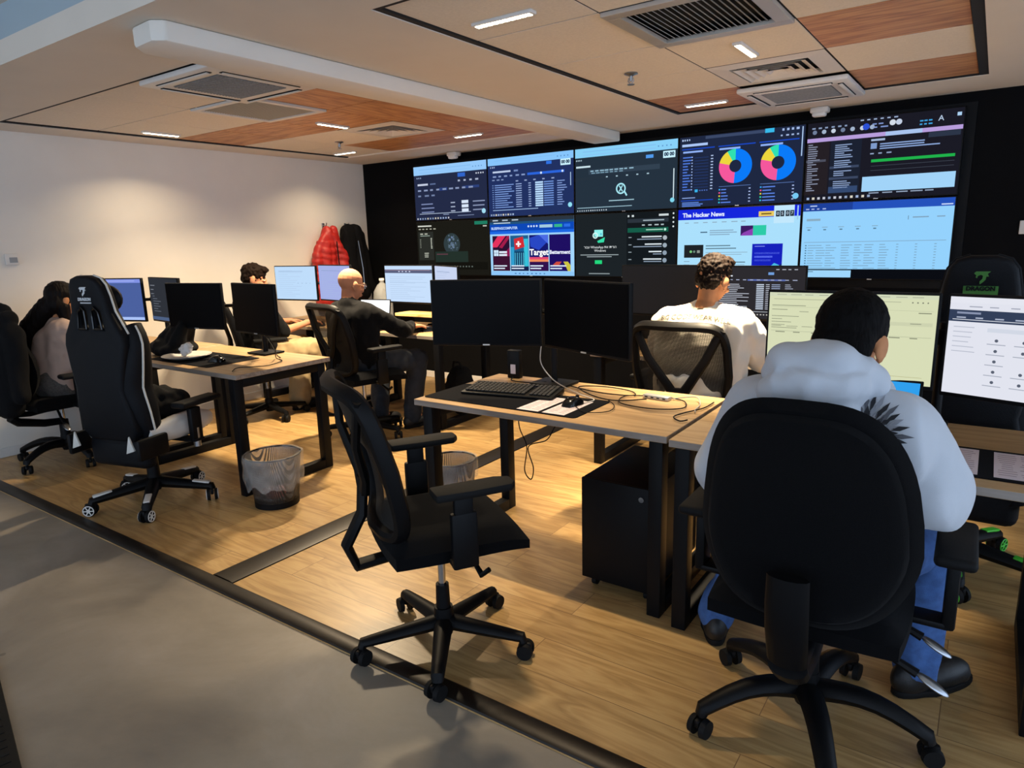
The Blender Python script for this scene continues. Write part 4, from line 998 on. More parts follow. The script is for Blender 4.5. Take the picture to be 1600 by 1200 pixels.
# ------------------------------------------------------------------ monitors on the desks
def ui_lines(s, base, ink, bar=None):
    if bar: s.rect(0, .07, 1, .15, bar, 3)
    s.rect(0, 0, 1, .05, base, 2); s.dashes(.03, .4, .02, .012, ink, 8, .7)
def u_office(s): s.rect(0, .1, 1, .2, '#5a5f7c', 4); s.rect(.02, .11, .96, .125, '#9a7f8c', 5); s.dashes(.3, .6, .14, .03, '#c8d0e8', 4, .4); s.bars(.1, .3, 12, .055, .008, '#a9bfdc', .3, .8, 5); s.rect(.1, .45, .9, .455, '#8fa8c8', 6)
def u_plain(s): s.bars(.08, .12, 14, .06, .007, '#a9bede', .2, .7, 5); s.rect(.1, .14, .7, .15, '#7f94b8', 6); s.dashes(.55, .95, .5, .01, '#90a6c8', 4, .4)
def u_blue(s): s.rect(0, 0, 1, .09, '#7f90e0', 3); s.rect(.2, .035, .9, .05, '#a9b6f0', 4); s.rect(0, .93, 1, 1, '#a9c0f4', 4); s.disc(.6, .62, .008, '#cfd8f4', 5, 8)
def u_code(s): s.bars(.06, .16, 3, .1, .018, '#7d828c', .06, .16); s.bars(.1, .36, 8, .06, .014, '#666c78', .05, .3); s.rect(0, .92, 1, 1, '#4c5e80', 4)
def u_alert(s):
    s.bars(.04, .03, 2, .05, .018, '#cdd2dc', .1, .3); s.rect(.62, .1, .68, .15, '#6f9cd8', 5); s.dashes(.7, .95, .04, .015, '#b7bcc8', 4, .6)
    s.bars(.04, .16, 1, .05, .025, '#d7dbe4', .18, .2); s.dashes(.05, .95, .24, .016, '#a5adc8', 12, .6); s.rect(.4, .235, .8, .265, '#5b6cae', 4)
    for r in range(14):
        v = .33 + r * .036; s.rect(.04, v, .055, v + .014, '#3c55c8', 6); s.bars(.08, v, 1, .1, .012, '#c3c8d6', .2, .36); s.rect(.5, v - .003, .58, v + .016, '#c8d4e6', 5); s.rect(.6, v, .64, v + .012, '#c3c8d6', 5); s.rect(.66, v - .003, .75, v + .016, '#8894b0', 5); s.bars(.8, v, 1, .1, .012, '#a9b0c4', .05, .1)
    s.rect(.03, .86, .9, .868, '#cfd4dd', 6); s.dashes(.45, .65, .91, .02, '#c9c5c0', 6, .6)
def u_yellow(s):
    s.rect(0, 0, 1, .045, '#cfd6b8', 3); s.dashes(.05, .95, .02, .008, '#a3a890', 10, .8); s.rect(.03, .075, .8, .082, '#a9ae92', 4); s.dashes(.86, .97, .075, .014, '#6f7464', 4, .3)
    s.bars(.02, .15, 2, .05, .008, '#8c917a', .1, .4); s.rect(.02, .17, .98, .173, '#b3b89a', 4); s.bars(.2, .22, 1, .05, .008, '#9aa086', .05, .08); s.bars(.02, .28, 5, .035, .007, '#8c917a', .06, .2)
    for r in range(3): s.bars(.02 + r * .1, .4, 1, .05, .006, '#8c917a', .06, .09)
    s.rect(.02, .46, .98, .465, '#b0b598', 4); s.dashes(.05, .98, .47, .01, '#7d826c', 8, .5); s.rect(.75, .3, .98, .34, '#c9ceac', 4); s.bars(.86, .31, 1, .05, .008, '#8c917a', .06, .06); s.rect(.5, .91, .95, .914, '#a9a474', 4); s.rect(.9, .19, .97, .2, '#7d826c', 4)
def u_console(s):
    s.rect(0, 0, 1, .06, '#e6e8f2', 3); s.dashes(.1, .6, .09, .01, '#9fa4b4', 5, .6); s.rect(0, .13, 1, .25, '#34405a', 4); s.rect(.04, .15, .16, .17, '#8a94b0', 5); s.dashes(.04, .9, .2, .014, '#a9b2c8', 9, .5); s.rect(.02, .225, .7, .232, '#d8dce8', 5)
    s.bars(.03, .3, 6, .05, .008, '#b7bccb', .06, .13); s.rect(.2, .3, .98, .34, '#d3d9e6', 4)
    for r in range(5):
        for c in range(6 if r not in (2,) else 1):
            u, v = .25 + c * .13, .42 + r * .105; s.disc(u, v, .016, '#5b6272', 6, 10); s.rect(u - .045, v + .035, u + .045, v + .043, '#a3a9b8', 5)
def u_bluewin(s): s.disc(.8, .4, .08, '#cfe8fa', 4, 16)
def u_white(s): s.rect(.1, .1, .7, .11, '#dfe6ee', 4)
def u_glass(s): pass

G = 'unlit dark monitors'
monitor(-2.013, 2.65, 1.127, radians(21), .56, .325, 'left unlit monitor of the pair on the empty centre desk')
monitor(-1.468, 2.65, 1.127, radians(-20), .57, .325, 'right unlit monitor of the pair on the empty centre desk')
mon_pair((-1.77, 2.89), (-2.013, 2.65, 1.127, radians(21)), (-1.468, 2.65, 1.127, radians(-20)), 'black two arm monitor stand on the empty centre desk')
monitor(-.40, 2.62, 1.105, radians(-1), .55, .325, 'monitor with a pale yellowish page in front of the person in the hoodie', '#d4d9b4', u_yellow, 1.0)
monitor(.165, 2.53, 1.10, radians(-17), .57, .335, 'monitor with a white console page of small icons at the right edge', '#e3e5f0', u_console, .95)
mon_pair((-.12, 2.87), (-.40, 2.62, 1.105, radians(-1)), (.165, 2.53, 1.10, radians(-17)), 'black monitor stand clamped on the right desk behind two lit monitors', False)
monitor(-4.40, 2.55, 1.09, radians(12.3), .50, .31, 'left unlit monitor behind the paper plate, a black cloth below it')
monitor(-3.775, 2.572, 1.09, radians(-5.2), .50, .32, 'right unlit monitor on the plate desk, hiding a seated person')
mon_pair((-4.06, 2.83), (-4.40, 2.55, 1.09, radians(12.3)), (-3.775, 2.572, 1.09, radians(-5.2)), 'black monitor stand on the desk with the paper plate')
monitor(-5.50, 2.56, 1.10, radians(17), .55, .33, 'monitor with a plain blue page in front of the long-haired person', '#4a5f9c', u_blue)
monitor(-4.965, 2.655, 1.105, radians(-6), .50, .33, 'monitor with dim dark code between the blue one and the unlit pair', '#2e3138', u_code)
mon_pair((-5.24, 2.80), (-5.50, 2.56, 1.10, radians(17)), (-4.965, 2.655, 1.105, radians(-6)), 'black monitor stand on the desk by the left wall')
monitor(-5.365, 4.135, 1.122, radians(7.5), .52, .325, 'lit pale blue monitor left of the hanging red jacket', '#bcd9f6', u_plain)
monitor(-4.82, 4.135, 1.13, radians(-8), .51, .325, 'lilac blue lit monitor behind the bald person, below the red jacket', '#a3aee2', u_plain)
mon_pair((-5.09, 4.42), (-5.365, 4.135, 1.122, radians(7.5)), (-4.82, 4.135, 1.13, radians(-8)), 'black monitor stand on the far left corner desk')
monitor(-4.19, 4.42, 1.11, 0, .575, .335, 'lit pale monitor with a grey bar right of the bald person', '#c5dcf8', u_office)
monitor(-3.65, 4.29, 1.115, radians(-29), .52, .325, 'angled pale monitor half hidden behind the left unlit centre monitor', '#c6d2ee', u_plain)
mon_pair((-3.95, 4.56), (-4.19, 4.42, 1.11, 0), (-3.65, 4.29, 1.115, radians(-29)), 'black monitor stand on the bald person desk')
monitor(-1.787, 4.28, 1.115, 0, .57, .335, 'unlit glossy monitor left of the person in the white sweatshirt', glass='screen_gloss')
monitor(-1.17, 4.28, 1.11, 0, .57, .335, 'monitor with a dark alert table right of the white sweatshirt person', '#2c2a2e', u_alert)
mon_pair((-1.48, 4.42), (-1.787, 4.28, 1.115, 0), (-1.17, 4.28, 1.11, 0), 'black monitor stand between the two monitors facing the white sweatshirt person')

def laptop(x, y, rz, label, base, fn, open_deg=105, k=1.0):
    t = thing('laptop', label, 'laptop', (x, y, .752), rz)
    MB().box((0, 0, .009), (.33, .22, .016), bev=.004).build('keyboard_base', M['blk_pl'], t)
    B = MB()
    for r in range(5):
        for c in range(13): B.box((-.138 + c * .023, .07 - r * .02, .0185), (.018, .015, .003))
    B.build('keys', M['keys'], t, smooth=False)
    lid = MB().box((0, .004, .107), (.33, .008, .214), bev=.003).build('lid', M['blk_pl'], t); lid.location = (0, .108, .016); lid.rotation_euler.x = -radians(open_deg - 90)
    s = Scr(.312, .19, base, k); fn(s); s.make(lid, -.0008, .11)
laptop(-4.50, 4.19, radians(10), 'open laptop with a glaring white page in front of the bald person', '#f6f8fc', u_white, 100, 1.6)
laptop(-.325, 2.455, radians(-3), 'open laptop with a bright blue corner beside the hoodie shoulder', '#2f9ce8', u_bluewin, 106)

# ------------------------------------------------------------------ things on the desks
def keyboard(x, y, rz, label, w=.45, d=.15, z=.755):
    t = thing('keyboard', label, 'keyboard', (x, y, z), rz, 'black office keyboards')
    B = MB(); B.prism([(-d / 2, 0), (d / 2, 0), (d / 2, .026), (-d / 2, .012)], w, Matrix.Translation((-w / 2, 0, 0)) @ Matrix(((0, 1, 0, 0), (1, 0, 0, 0), (0, 0, 1, 0), (0, 0, 0, 1))), bev=.004); B.build('case', M['blk_pl'], t)
    K = MB(); sl = math.atan2(.014, d); R = Matrix.Rotation(sl, 3, 'X')
    for r in range(6):
        n = 21
        for c in range(n):
            if c in (15, 19) and r > 0 and c == 15: continue
            yy = d * .38 - r * d * .145; K.box((-w * .47 + (c + .5) * w * .94 / n, yy, .019 + yy * .09 + .006), (w * .94 / n * .8, d * .115, .008), R=R, bev=.0015, seg=1)
    K.build('keycaps', M['keys'], t, smooth=False)
def mouse(x, y, rz, label, z=.755):
    t = thing('computer_mouse', label, 'mouse', (x, y, z), rz, 'black computer mice')
    B = MB(); B.surf(lambda u, v: V(((u - .5) * .062 * (1 - .25 * (2 * v - 1) ** 4), (v - .5) * .11 * (1 - .1 * (2 * u - 1) ** 2), .002 + .036 * max(0, (1 - (2 * u - 1) ** 4)) ** .5 * max(0, 1 - (2 * v - 1.05) ** 2) ** .55)), 16, 20)
    B.surf(lambda u, v: V(((u - .5) * .062 * (1 - .25 * (2 * v - 1) ** 4), (v - .5) * .11 * (1 - .1 * (2 * u - 1) ** 2), .0)), 16, 20)
    bmesh.ops.remove_doubles(B.bm, verts=B.bm.verts[:], dist=.0022); B.build('body', M['blk_gloss'], t)
    MB().cyl((-.004, .03, .032), (.004, .03, .032), .009, n=16).build('scroll_wheel', M['rubber'], t)
def desk_mat(x, y, w, d, label, cards=(), rz=0):
    t = thing('desk_mat', label, 'desk mat', (x, y, .7505), rz, 'large dark desk mats')
    out = []
    for sx, sy, a0 in ((1, 1, 0), (-1, 1, 90), (-1, -1, 180), (1, -1, 270)):
        for k in range(5): a = radians(a0 + k * 22.5); out.append((sx * (w / 2 - .02) + .02 * cos(a), sy * (d / 2 - .02) + .02 * sin(a)))
    MB().prism(out, .003, Matrix(((1, 0, 0, 0), (0, 0, 1, 0), (0, 1, 0, 0), (0, 0, 0, 1)))).build('mat_sheet', M['matcloth'], t, smooth=False)
    for cx, cy, cw, cd in cards:
        B = MB(); B.box((cx, cy, .0034), (cw, cd, .0006)); c = B.build('printed_panel', M['paper'], t, smooth=False)
        B = MB()
        for r in range(11): 
            for h in (-1, 1): w_ = random.uniform(.2, .42) * cw; B.box((cx + h * cw * .23, cy + cd * .4 - r * cd * .078, .0039), (w_, cd * .018, .0003))
        B.build('printed_lines', M['paper_ink'], c, smooth=False)
def cord(name, pts, r, m, label, cat='cable', group=None, sub=8):
    """smooth cable through points (Catmull-Rom)"""
    P = [V(p) for p in pts]; out = []
    for i in range(len(P) - 1):
        p0, p1, p2, p3 = P[max(0, i - 1)], P[i], P[i + 1], P[min(len(P) - 1, i + 2)]
        for k in range(sub):
            t_ = k / sub; out.append(.5 * ((2 * p1) + (p2 - p0) * t_ + (2 * p0 - 5 * p1 + 4 * p2 - p3) * t_ ** 2 + (3 * p1 - p0 - 3 * p2 + p3) * t_ ** 3))
    out.append(P[-1])
    return tag(MB().tube(out, r, 6).build(name, m), label, cat, group)
Z = .757
# centre desk
desk_mat(-1.76, 2.515, .83, .33, 'dark desk mat with two pale printed panels on the empty centre desk', [(-.0 + .17, -.02, .11, .26), (.3, -.02, .11, .26)])
keyboard(-1.83, 2.60, radians(10), 'black keyboard lying on the mat of the empty centre desk', .47, .17, .7545)
mouse(-1.46, 2.535, radians(-12), 'black mouse on the mat of the empty centre desk', .7545)
t = thing('usb_hub', 'small silver hub among the cables on the centre desk', 'hub', (-1.19, 2.83, .7505), radians(-8))
MB().box((0, 0, .009), (.13, .04, .018), bev=.004).build('body', M['silver'], t)
B = MB()
for k in range(4): B.box((-.045 + k * .03, -.0205, .009), (.014, .002, .006))
B.build('ports', M['dark'], t, smooth=False)
t = thing('docking_box', 'black upright box with a white label behind the unlit centre monitors', 'power adapter', (-2.04, 2.93, .7505), radians(4))
MB().box((0, 0, .075), (.075, .04, .15), bev=.006).build('case', M['blk_pl'], t); MB().box((0, -.0205, .05), (.03, .001, .05)).build('sticker', M['paper'], t, smooth=False)
cord('cable', [(-1.76, 2.76, .98), (-1.78, 2.78, .88), (-1.73, 2.80, .80), (-1.64, 2.79, .762), (-1.52, 2.72, Z), (-1.42, 2.66, Z), (-1.43, 2.58, Z)], .0028, M['whitecable'], 'pale cable hanging from the unlit centre monitors to the desk')
cord('cable', [(-1.70, 2.88, Z), (-1.58, 2.83, Z), (-1.42, 2.78, Z + .004), (-1.30, 2.82, Z), (-1.36, 2.90, Z), (-1.50, 2.90, Z + .006), (-1.60, 2.84, Z + .006), (-1.46, 2.71, Z + .006), (-1.33, 2.69, Z), (-1.22, 2.78, Z)], .0028, M['rubber'], 'black cable tangled behind the mouse on the centre desk')
cord('cable', [(-1.24, 2.84, Z), (-1.33, 2.79, Z), (-1.29, 2.66, Z), (-1.13, 2.63, Z), (-1.02, 2.70, Z), (-1.06, 2.82, Z), (-1.16, 2.86, Z)], .0026, M['rubber'], 'black cable looped round the silver hub on the centre desk')
cord('cable', [(-1.12, 2.84, Z), (-1.03, 2.88, Z + .01), (-.98, 2.80, Z), (-.965, 2.70, Z), (-.95, 2.66, Z)], .0026, M['silver'], 'grey cable with a loose plug near the right end of the centre desk')
cord('cable', [(-.94, 2.86, Z), (-.945, 2.74, Z), (-.985, 2.63, Z), (-1.0, 2.55, Z), (-.955, 2.50, Z), (-.935, 2.53, Z)], .0028, M['rubber'], 'black cable curling at the right end of the centre desk by the hoodie sleeve')
cord('cable', [(-2.03, 2.90, .76), (-2.0, 2.84, Z), (-1.9, 2.83, Z), (-1.80, 2.86, Z + .006)], .003, M['rubber'], 'black cable from the upright box to the monitor stand on the centre desk')
cord('cable', [(-1.43, 2.50, Z + .004), (-1.34, 2.44, Z + .001), (-1.27, 2.50, Z), (-1.29, 2.6, Z), (-1.36, 2.68, Z)], .002, M['rubber'], 'thin black mouse cord on the centre desk')
cord('cable', [(-1.80, 2.60, .72), (-1.78, 2.58, .60), (-1.72, 2.55, .52), (-1.735, 2.55, .40), (-1.70, 2.55, .36), (-1.685, 2.55, .42), (-1.71, 2.55, .52), (-1.64, 2.60, .55), (-1.60, 2.62, .62), (-1.55, 2.62, .63), (-1.52, 2.64, .72)], .003, M['rubber'], 'black cable hanging in a loop under the centre desk')
# right desk
desk_mat(-.25, 2.50, .92, .32, 'dark desk mat with pale printed panels on the right desk', [(.21, 0, .125, .275), (.375, 0, .125, .275)])
# plate desk
desk_mat(-4.26, 2.49, .70, .38, 'dark desk mat under the paper plate')
t = thing('paper_plate', 'white paper plate with a crumpled tissue on it', 'plate', (-4.39, 2.45, .755))
MB().lathe([(.001, .004), (.105, .004), (.118, .008), (.155, .022), (.157, .020), (.118, .004), (.1, 0), (.001, 0)], n=48).build('dish', M['plate'], t)
pr = [('e', (random.uniform(-.03, .03), random.uniform(-.02, .02), .03 + k * .008), (random.uniform(.02, .036), random.uniform(.012, .03), random.uniform(.012, .03)), Matrix.Rotation(random.uniform(0, 3), 3, random.choice('XYZ'))) for k in range(7)]
ts = blob('crumpled_tissue', pr, M['tissue'], None, .005, 1, lambda c, n: .012 * abs(noise.noise(c * 45)) - .004)
ts.location = (-4.41, 2.46, .757); tag(ts, 'crumpled white tissue on the paper plate', 'tissue')
mouse(-4.06, 2.46, radians(-70), 'black mouse on the mat right of the paper plate', .7545)
pr = [('e', (0, 0, .04), (.17, .14, .05)), ('c', (-.1, -.03, .05), (-.02, .03, .15), .06, .05), ('c', (.02, .02, .08), (.12, .05, .22), .09, .05), ('c', (.08, -.03, .06), (.15, .0, .20), .06, .03), ('e', (-.05, -.02, .05), (.13, .11, .06))]
o = blob('draped_cloth', pr, M['blkcloth'], None, .01, 6, folds(.012, 9, (1, 1, .4)))
o.location = (-4.665, 2.52, .752); tag(o, 'black cloth heaped below the left unlit monitor beside the paper plate', 'cloth')
keyboard(-5.33, 2.44, radians(4), 'black keyboard on the desk of the long-haired person', .42, .14)
# far desks
keyboard(-4.02, 4.12, radians(-3), 'black keyboard between the hands of the bald person')
mouse(-3.765, 4.165, radians(-25), 'black mouse under the right hand of the bald person')
t = thing('monitor_riser', 'pale wooden board on feet below the monitor of the bald person', 'shelf', (-4.0, 4.40, .752), radians(0))
MB().box((0, 0, .105), (.52, .2, .026), bev=.003).build('board', M['plankwood'], t, smooth=False)
for sx in (-1, 1): MB().box((sx * .22, 0, .046), (.03, .17, .09), bev=.003).build('foot_panel', M['blk_pl'], t)
mouse(-4.935, 4.02, radians(-20), 'black mouse under the hand of the person in the far left corner')
keyboard(-5.3, 4.07, 0, 'black keyboard on the far left corner desk', .42, .14)
t = thing('water_bottle', 'clear round plastic bottle behind the white laptop page', 'bottle', (-4.62, 4.52, .752))
MB().lathe([(.001, 0), (.08, .0), (.09, .02), (.09, .2), (.08, .28), (.045, .34), (.02, .36), (.02, .385), (.001, .385)], n=28).build('body', M['bottle'], t); MB().cyl((0, 0, .38), (0, 0, .4), .024, n=20).build('cap', M['white_pl'], t)
mouse(-.93, 3.93, 0, 'black mouse at the right hand of the white sweatshirt person')
keyboard(-1.22, 3.98, 0, 'black keyboard in front of the white sweatshirt person')
cord('cable', [(-.97, 4.3, Z), (-.92, 4.22, Z + .01), (-.88, 4.1, Z), (-.93, 3.99, Z)], .0028, M['whitecable'], 'pale cable on the desk of the white sweatshirt person')
cord('cable', [(-4.80, 4.40, 1.0), (-4.86, 4.36, .9), (-4.80, 4.3, .80), (-4.78, 4.2, Z)], .003, M['rubber'], 'black cable dropping below the lilac blue monitor')
cord('cable', [(-4.85, 4.3, .715), (-4.9, 4.25, .62), (-4.8, 4.22, .58), (-4.74, 4.26, .66), (-4.70, 4.3, .715)], .004, M['rubber'], 'black cable sagging under the far left corner desk')
cord('cable', [(-3.74, 2.62, .93), (-3.72, 2.66, .84), (-3.80, 2.72, Z), (-3.66, 2.66, Z), (-3.60, 2.5, Z), (-3.70, 2.38, Z), (-3.63, 2.29, Z)], .003, M['rubber'], 'black cable on the desk right of the paper plate')
cord('cable', [(-4.03, 2.76, .93), (-4.0, 2.82, .84), (-3.90, 2.80, Z), (-3.78, 2.74, Z)], .003, M['rubber'], 'black cable behind the right unlit monitor of the plate desk')
# jacket on the gaming chair seat
pr = [('c', (-.10, -.12, .10), (-.06, .16, .08), .12, .08), ('c', (.08, -.12, .13), (.13, .12, .09), .12, .07), ('c', (.0, -.15, .22), (.08, -.08, .18), .10, .08), ('c', (.15, .02, .1), (.16, .12, .02), .06, .04)]
o = blob('folded_jacket', pr, M['blkcloth'], None, .012, 5, folds(.014, 10))
o.location = (-3.99, 1.93, .50); o.rotation_euler.z = radians(8); tag(o, 'black jacket heaped on the seat of the white piped gaming chair', 'jacket')

# ------------------------------------------------------------------ bins, drawers, bags, coats
def bin_(x, y, r0, r1, h, label, bag_drop):
    t = thing('waste_bin', label, 'waste bin', (x, y, 0), 0, 'black wire waste bins with clear liners')
    MB().lathe([(r1, .012), (r0, h)], n=56).build('mesh_wall', M['bin'], t, recalc=False)
    B = MB(); B.lathe([(.001, .004), (r1 - .004, .004), (r1 + .003, .0), (r1 + .004, .035), (r1 - .002, .035), (r1 - .006, .01), (.001, .01)], n=48); B.build('base_band', M['blk_metal'], t)
    B = MB(); B.tube([(r0 * cos(2 * pi * k / 48), r0 * sin(2 * pi * k / 48), h) for k in range(48)], .005, 8, closed=True); B.build('rim_wire', M['blk_metal'], t)
    def wob(a, j, r, z):
        n_ = noise.noise(V((cos(a) * 2.2, sin(a) * 2.2, z * 14))); m_ = noise.noise(V((cos(a) * 5, sin(a) * 5, z * 5 + 4)))
        if j == 0: return r, z + .06 * n_ 
        return r + .010 * n_ + .005 * m_, z
    MB().lathe([(r0 + .006, h - bag_drop), (r0 + .014, h - bag_drop * .7), (r0 + .012, h - bag_drop * .35), (r0 + .012, h - .02), (r0 + .008, h + .006), (r0 - .007, h + .004), (r0 - .012, h - .04), (r1 + .004, h * .45), (r1 - .006, .05), (r1 * .6, .03), (.002, .025)], n=64, wob=wob).build('liner', M['bag'], t, recalc=False)
bin_(-3.315, 2.285, .155, .122, .30, 'wire waste bin with a clear liner beside the desk with the paper plate', .17)
bin_(-2.345, 2.735, .13, .11, .30, 'wire waste bin with a clear liner under the left end of the empty centre desk', .12)
tr = tag(blob('crumpled_wrapper', [('e', (0, 0, .03), (.06, .05, .03)), ('e', (.03, .02, .05), (.04, .03, .03)), ('e', (-.03, -.01, .045), (.04, .04, .025))], mat('dull_red_wrapper', '#7a3b34', .6, bump=.3, bscale=60), None, .007, 1, lambda c, n: .01 * noise.noise(c * 40)), 'dull red rubbish at the bottom of the bin by the plate desk', 'rubbish')
tr.location = (-3.31, 2.27, .03)
t = thing('drawer_pedestal', 'black metal drawer pedestal under the right end of the centre desk', 'drawer unit', (-1.165, 2.62, 0))
B = MB(); B.box((0, .01, .275), (.315, .50, .45), bev=.006); B.build('carcass', M['blk_metal'], t)
for k, (z0, z1) in enumerate(((.052, .50),)): MB().box((0, -.249, (z0 + z1) / 2), (.315, .018, z1 - z0), bev=.004).build('front_panel', M['blk_metal'], t)
MB().cyl((.115, -.258, .455), (.115, -.266, .455), .011, n=20).build('lock', M['chrome'], t)
for sx in (-1, 1):
    for sy in (-1, 1): MB().cyl((sx * .12 - .01, sy * .2, .022), (sx * .12 + .01, sy * .2, .022), .022, n=16).build('caster', M['rubber'], t)
pr = [('e', (0, 0, .2), (.15, .10, .20)), ('e', (.0, -.07, .15), (.11, .06, .12)), ('e', (0, .02, .34), (.11, .07, .08))]
o = blob('backpack', pr, M['blkcloth'], None, .012, 5, folds(.008, 9)); o.location = (-3.66, 4.42, .004)
tag(o, 'black backpack standing on the floor under the bald person desk', 'backpack')
MB().tube([(-.05, -.02, .41), (-.03, -.03, .46), (.03, -.03, .46), (.05, -.02, .41)], .01, 8).build('carry_loop', M['blkcloth'], o); MB().tube([(-.08, -.125, .2), (0, -.137, .24), (.08, -.125, .2)], .004, 6).build('pocket_zip', M['steel'], o)
def hook(y, z, label):
    t = thing('coat_hook', label, 'hook', (XW, y, z), 0, 'metal coat hooks on the left wall')
    MB().box((.006, 0, 0), (.012, .03, .06), bev=.003).build('plate', M['steel'], t); MB().tube([(.01, 0, .01), (.05, 0, .0), (.065, 0, .03)], .006, 8).build('prong', M['steel'], t)
hook(4.93, 1.66, 'steel coat hook holding the red quilted jacket'); hook(5.235, 1.66, 'steel coat hook holding the black jacket')
def puff(c, n): return (.009 * abs(sin(c.z * 46 + 6 * c.y + 2 * noise.noise(c * 6))) if c.z < 1.5 else 0) + .012 * noise.noise(c * 11)
pr = [('c', (.08, -.02, 1.61), (.09, -.10, 1.40), .05, .085), ('c', (.09, -.10, 1.40), (.09, -.12, .88), .085, .095), ('c', (.08, .06, 1.62), (.09, .08, 1.40), .05, .08), ('c', (.09, .08, 1.40), (.09, .07, .88), .08, .09), ('c', (.10, -.08, 1.54), (.10, -.19, 1.38), .04, .05), ('c', (.10, -.19, 1.38), (.11, -.20, 1.0), .05, .045), ('c', (.13, .02, 1.55), (.15, .11, 1.34), .035, .05), ('c', (.15, .11, 1.34), (.15, .12, .98), .05, .045), ('c', (.12, -.02, 1.6), (.14, -.03, .95), .03, .06)]
o = blob('hanging_jacket', pr, M['red'], None, .012, 3, puff); o.location = (XW, 4.93, .0); tag(o, 'red quilted jacket hanging on the white left wall', 'jacket')
MB().tube([(.2, .0, 1.5), (.215, .0, 1.2), (.22, 0, .95)], .006, 6).build('zip', M['blkcloth'], o)
pr = [('c', (.09, -.05, 1.60), (.10, -.07, .95), .07, .1), ('c', (.09, .05, 1.60), (.10, .08, .95), .07, .1), ('c', (.1, -.09, 1.55), (.13, -.13, 1.0), .05, .05), ('c', (.1, .1, 1.55), (.13, .2, .98), .055, .05), ('e', (.08, 0, 1.61), (.05, .08, .05))]
o = blob('hanging_jacket', pr, M['blkcloth'], None, .012, 5, folds(.016, 8, (1, 1, .3))); o.location = (XW, 5.235, 0); tag(o, 'black jacket hanging on the left wall nearest the black corner', 'jacket')
MB().tube([(.17, .02, 1.5), (.205, .03, 1.2), (.21, .03, .98)], .005, 6).build('zip', M['steel'], o)
# coat over the chair by the left wall
pr = [('c', (-.20, -.285, .98), (.20, -.285, .98), .055, .055), ('c', (-.17, -.32, .92), (-.17, -.36, .42), .075, .07), ('c', (.17, -.32, .92), (.19, -.36, .42), .075, .07), ('c', (0, -.33, .95), (0, -.36, .42), .08, .075), ('c', (.25, -.30, .90), (.29, -.32, .5), .06, .05), ('c', (-.25, -.30, .90), (-.29, -.32, .5), .06, .05), ('e', (0, -.27, 1.03), (.14, .05, .05))]
o = blob('draped_coat', pr, M['blkcloth'], None, .013, 5, folds(.014, 8, (1, 1, .35))); o.location = (-5.36, 2.02, .07); tag(o, 'black coat hung over the chair back at the left edge', 'coat')
# mat on the concrete, only its corner in view
t = thing('floor_mat', 'black floor mat on the concrete at the bottom left corner', 'mat', (-2.50, .30, -.005), radians(-13.5))
MB().box((0, 0, .006), (1.1, .66, .012), bev=.004).build('mat_sheet', M['rubber'], t); B = MB()
for k in range(26): B.box((-.52 + k * .0416, 0, .0125), (.012, .62, .003))
B.build('ribs', M['rubber'], t, smooth=False)
# ------------------------------------------------------------------ people
def hand(w, f, n, lat, curl=.35, s=1.0, thumb_curl=.3):
    """palm and five separate fingers; f forward, n out of the palm (towards the desk), lat towards the thumb"""
    w, f, n, lat = V(w), V(f).normalized(), V(n).normalized(), V(lat)
    lat = (lat - f * lat.dot(f)).normalized(); n = (n - f * n.dot(f) - lat * n.dot(lat)).normalized()
    R = Matrix((lat, f, n)).transposed()
    pr = [('e', w + f * .052 * s, (.041 * s, .052 * s, .0155 * s), R), ('c', w - f * .03, w + f * .03 * s, .025 * s, .024 * s)]
    for k, (o, l, st) in enumerate(((.030, .066, .086), (.010, .076, .094), (-.011, .070, .090), (-.030, .054, .078))):
        p = w + lat * o * s + f * st * s; a = curl * (.55 + .18 * k); d = (f + lat * o * 2.2).normalized(); r = .0092 * s
        for q, fr in enumerate((.46, .31, .23)):
            e = p + (d * cos(a) + n * sin(a)) * l * fr * s; pr.append(('c', p, e, r, r * .9)); p = e; r *= .92; a += curl * (.9 + .1 * q)
    p = w + lat * .030 * s + f * .028 * s; d = (f * .62 + lat * .78).normalized(); a = .25; r = .0108 * s
    for q, l in enumerate((.036, .030, .024)):
        e = p + (d * cos(a) + n * sin(a)) * l * s; pr.append(('c', p, e, r, r * .9)); p = e; d = (d + f * thumb_curl).normalized(); r *= .93
    return pr
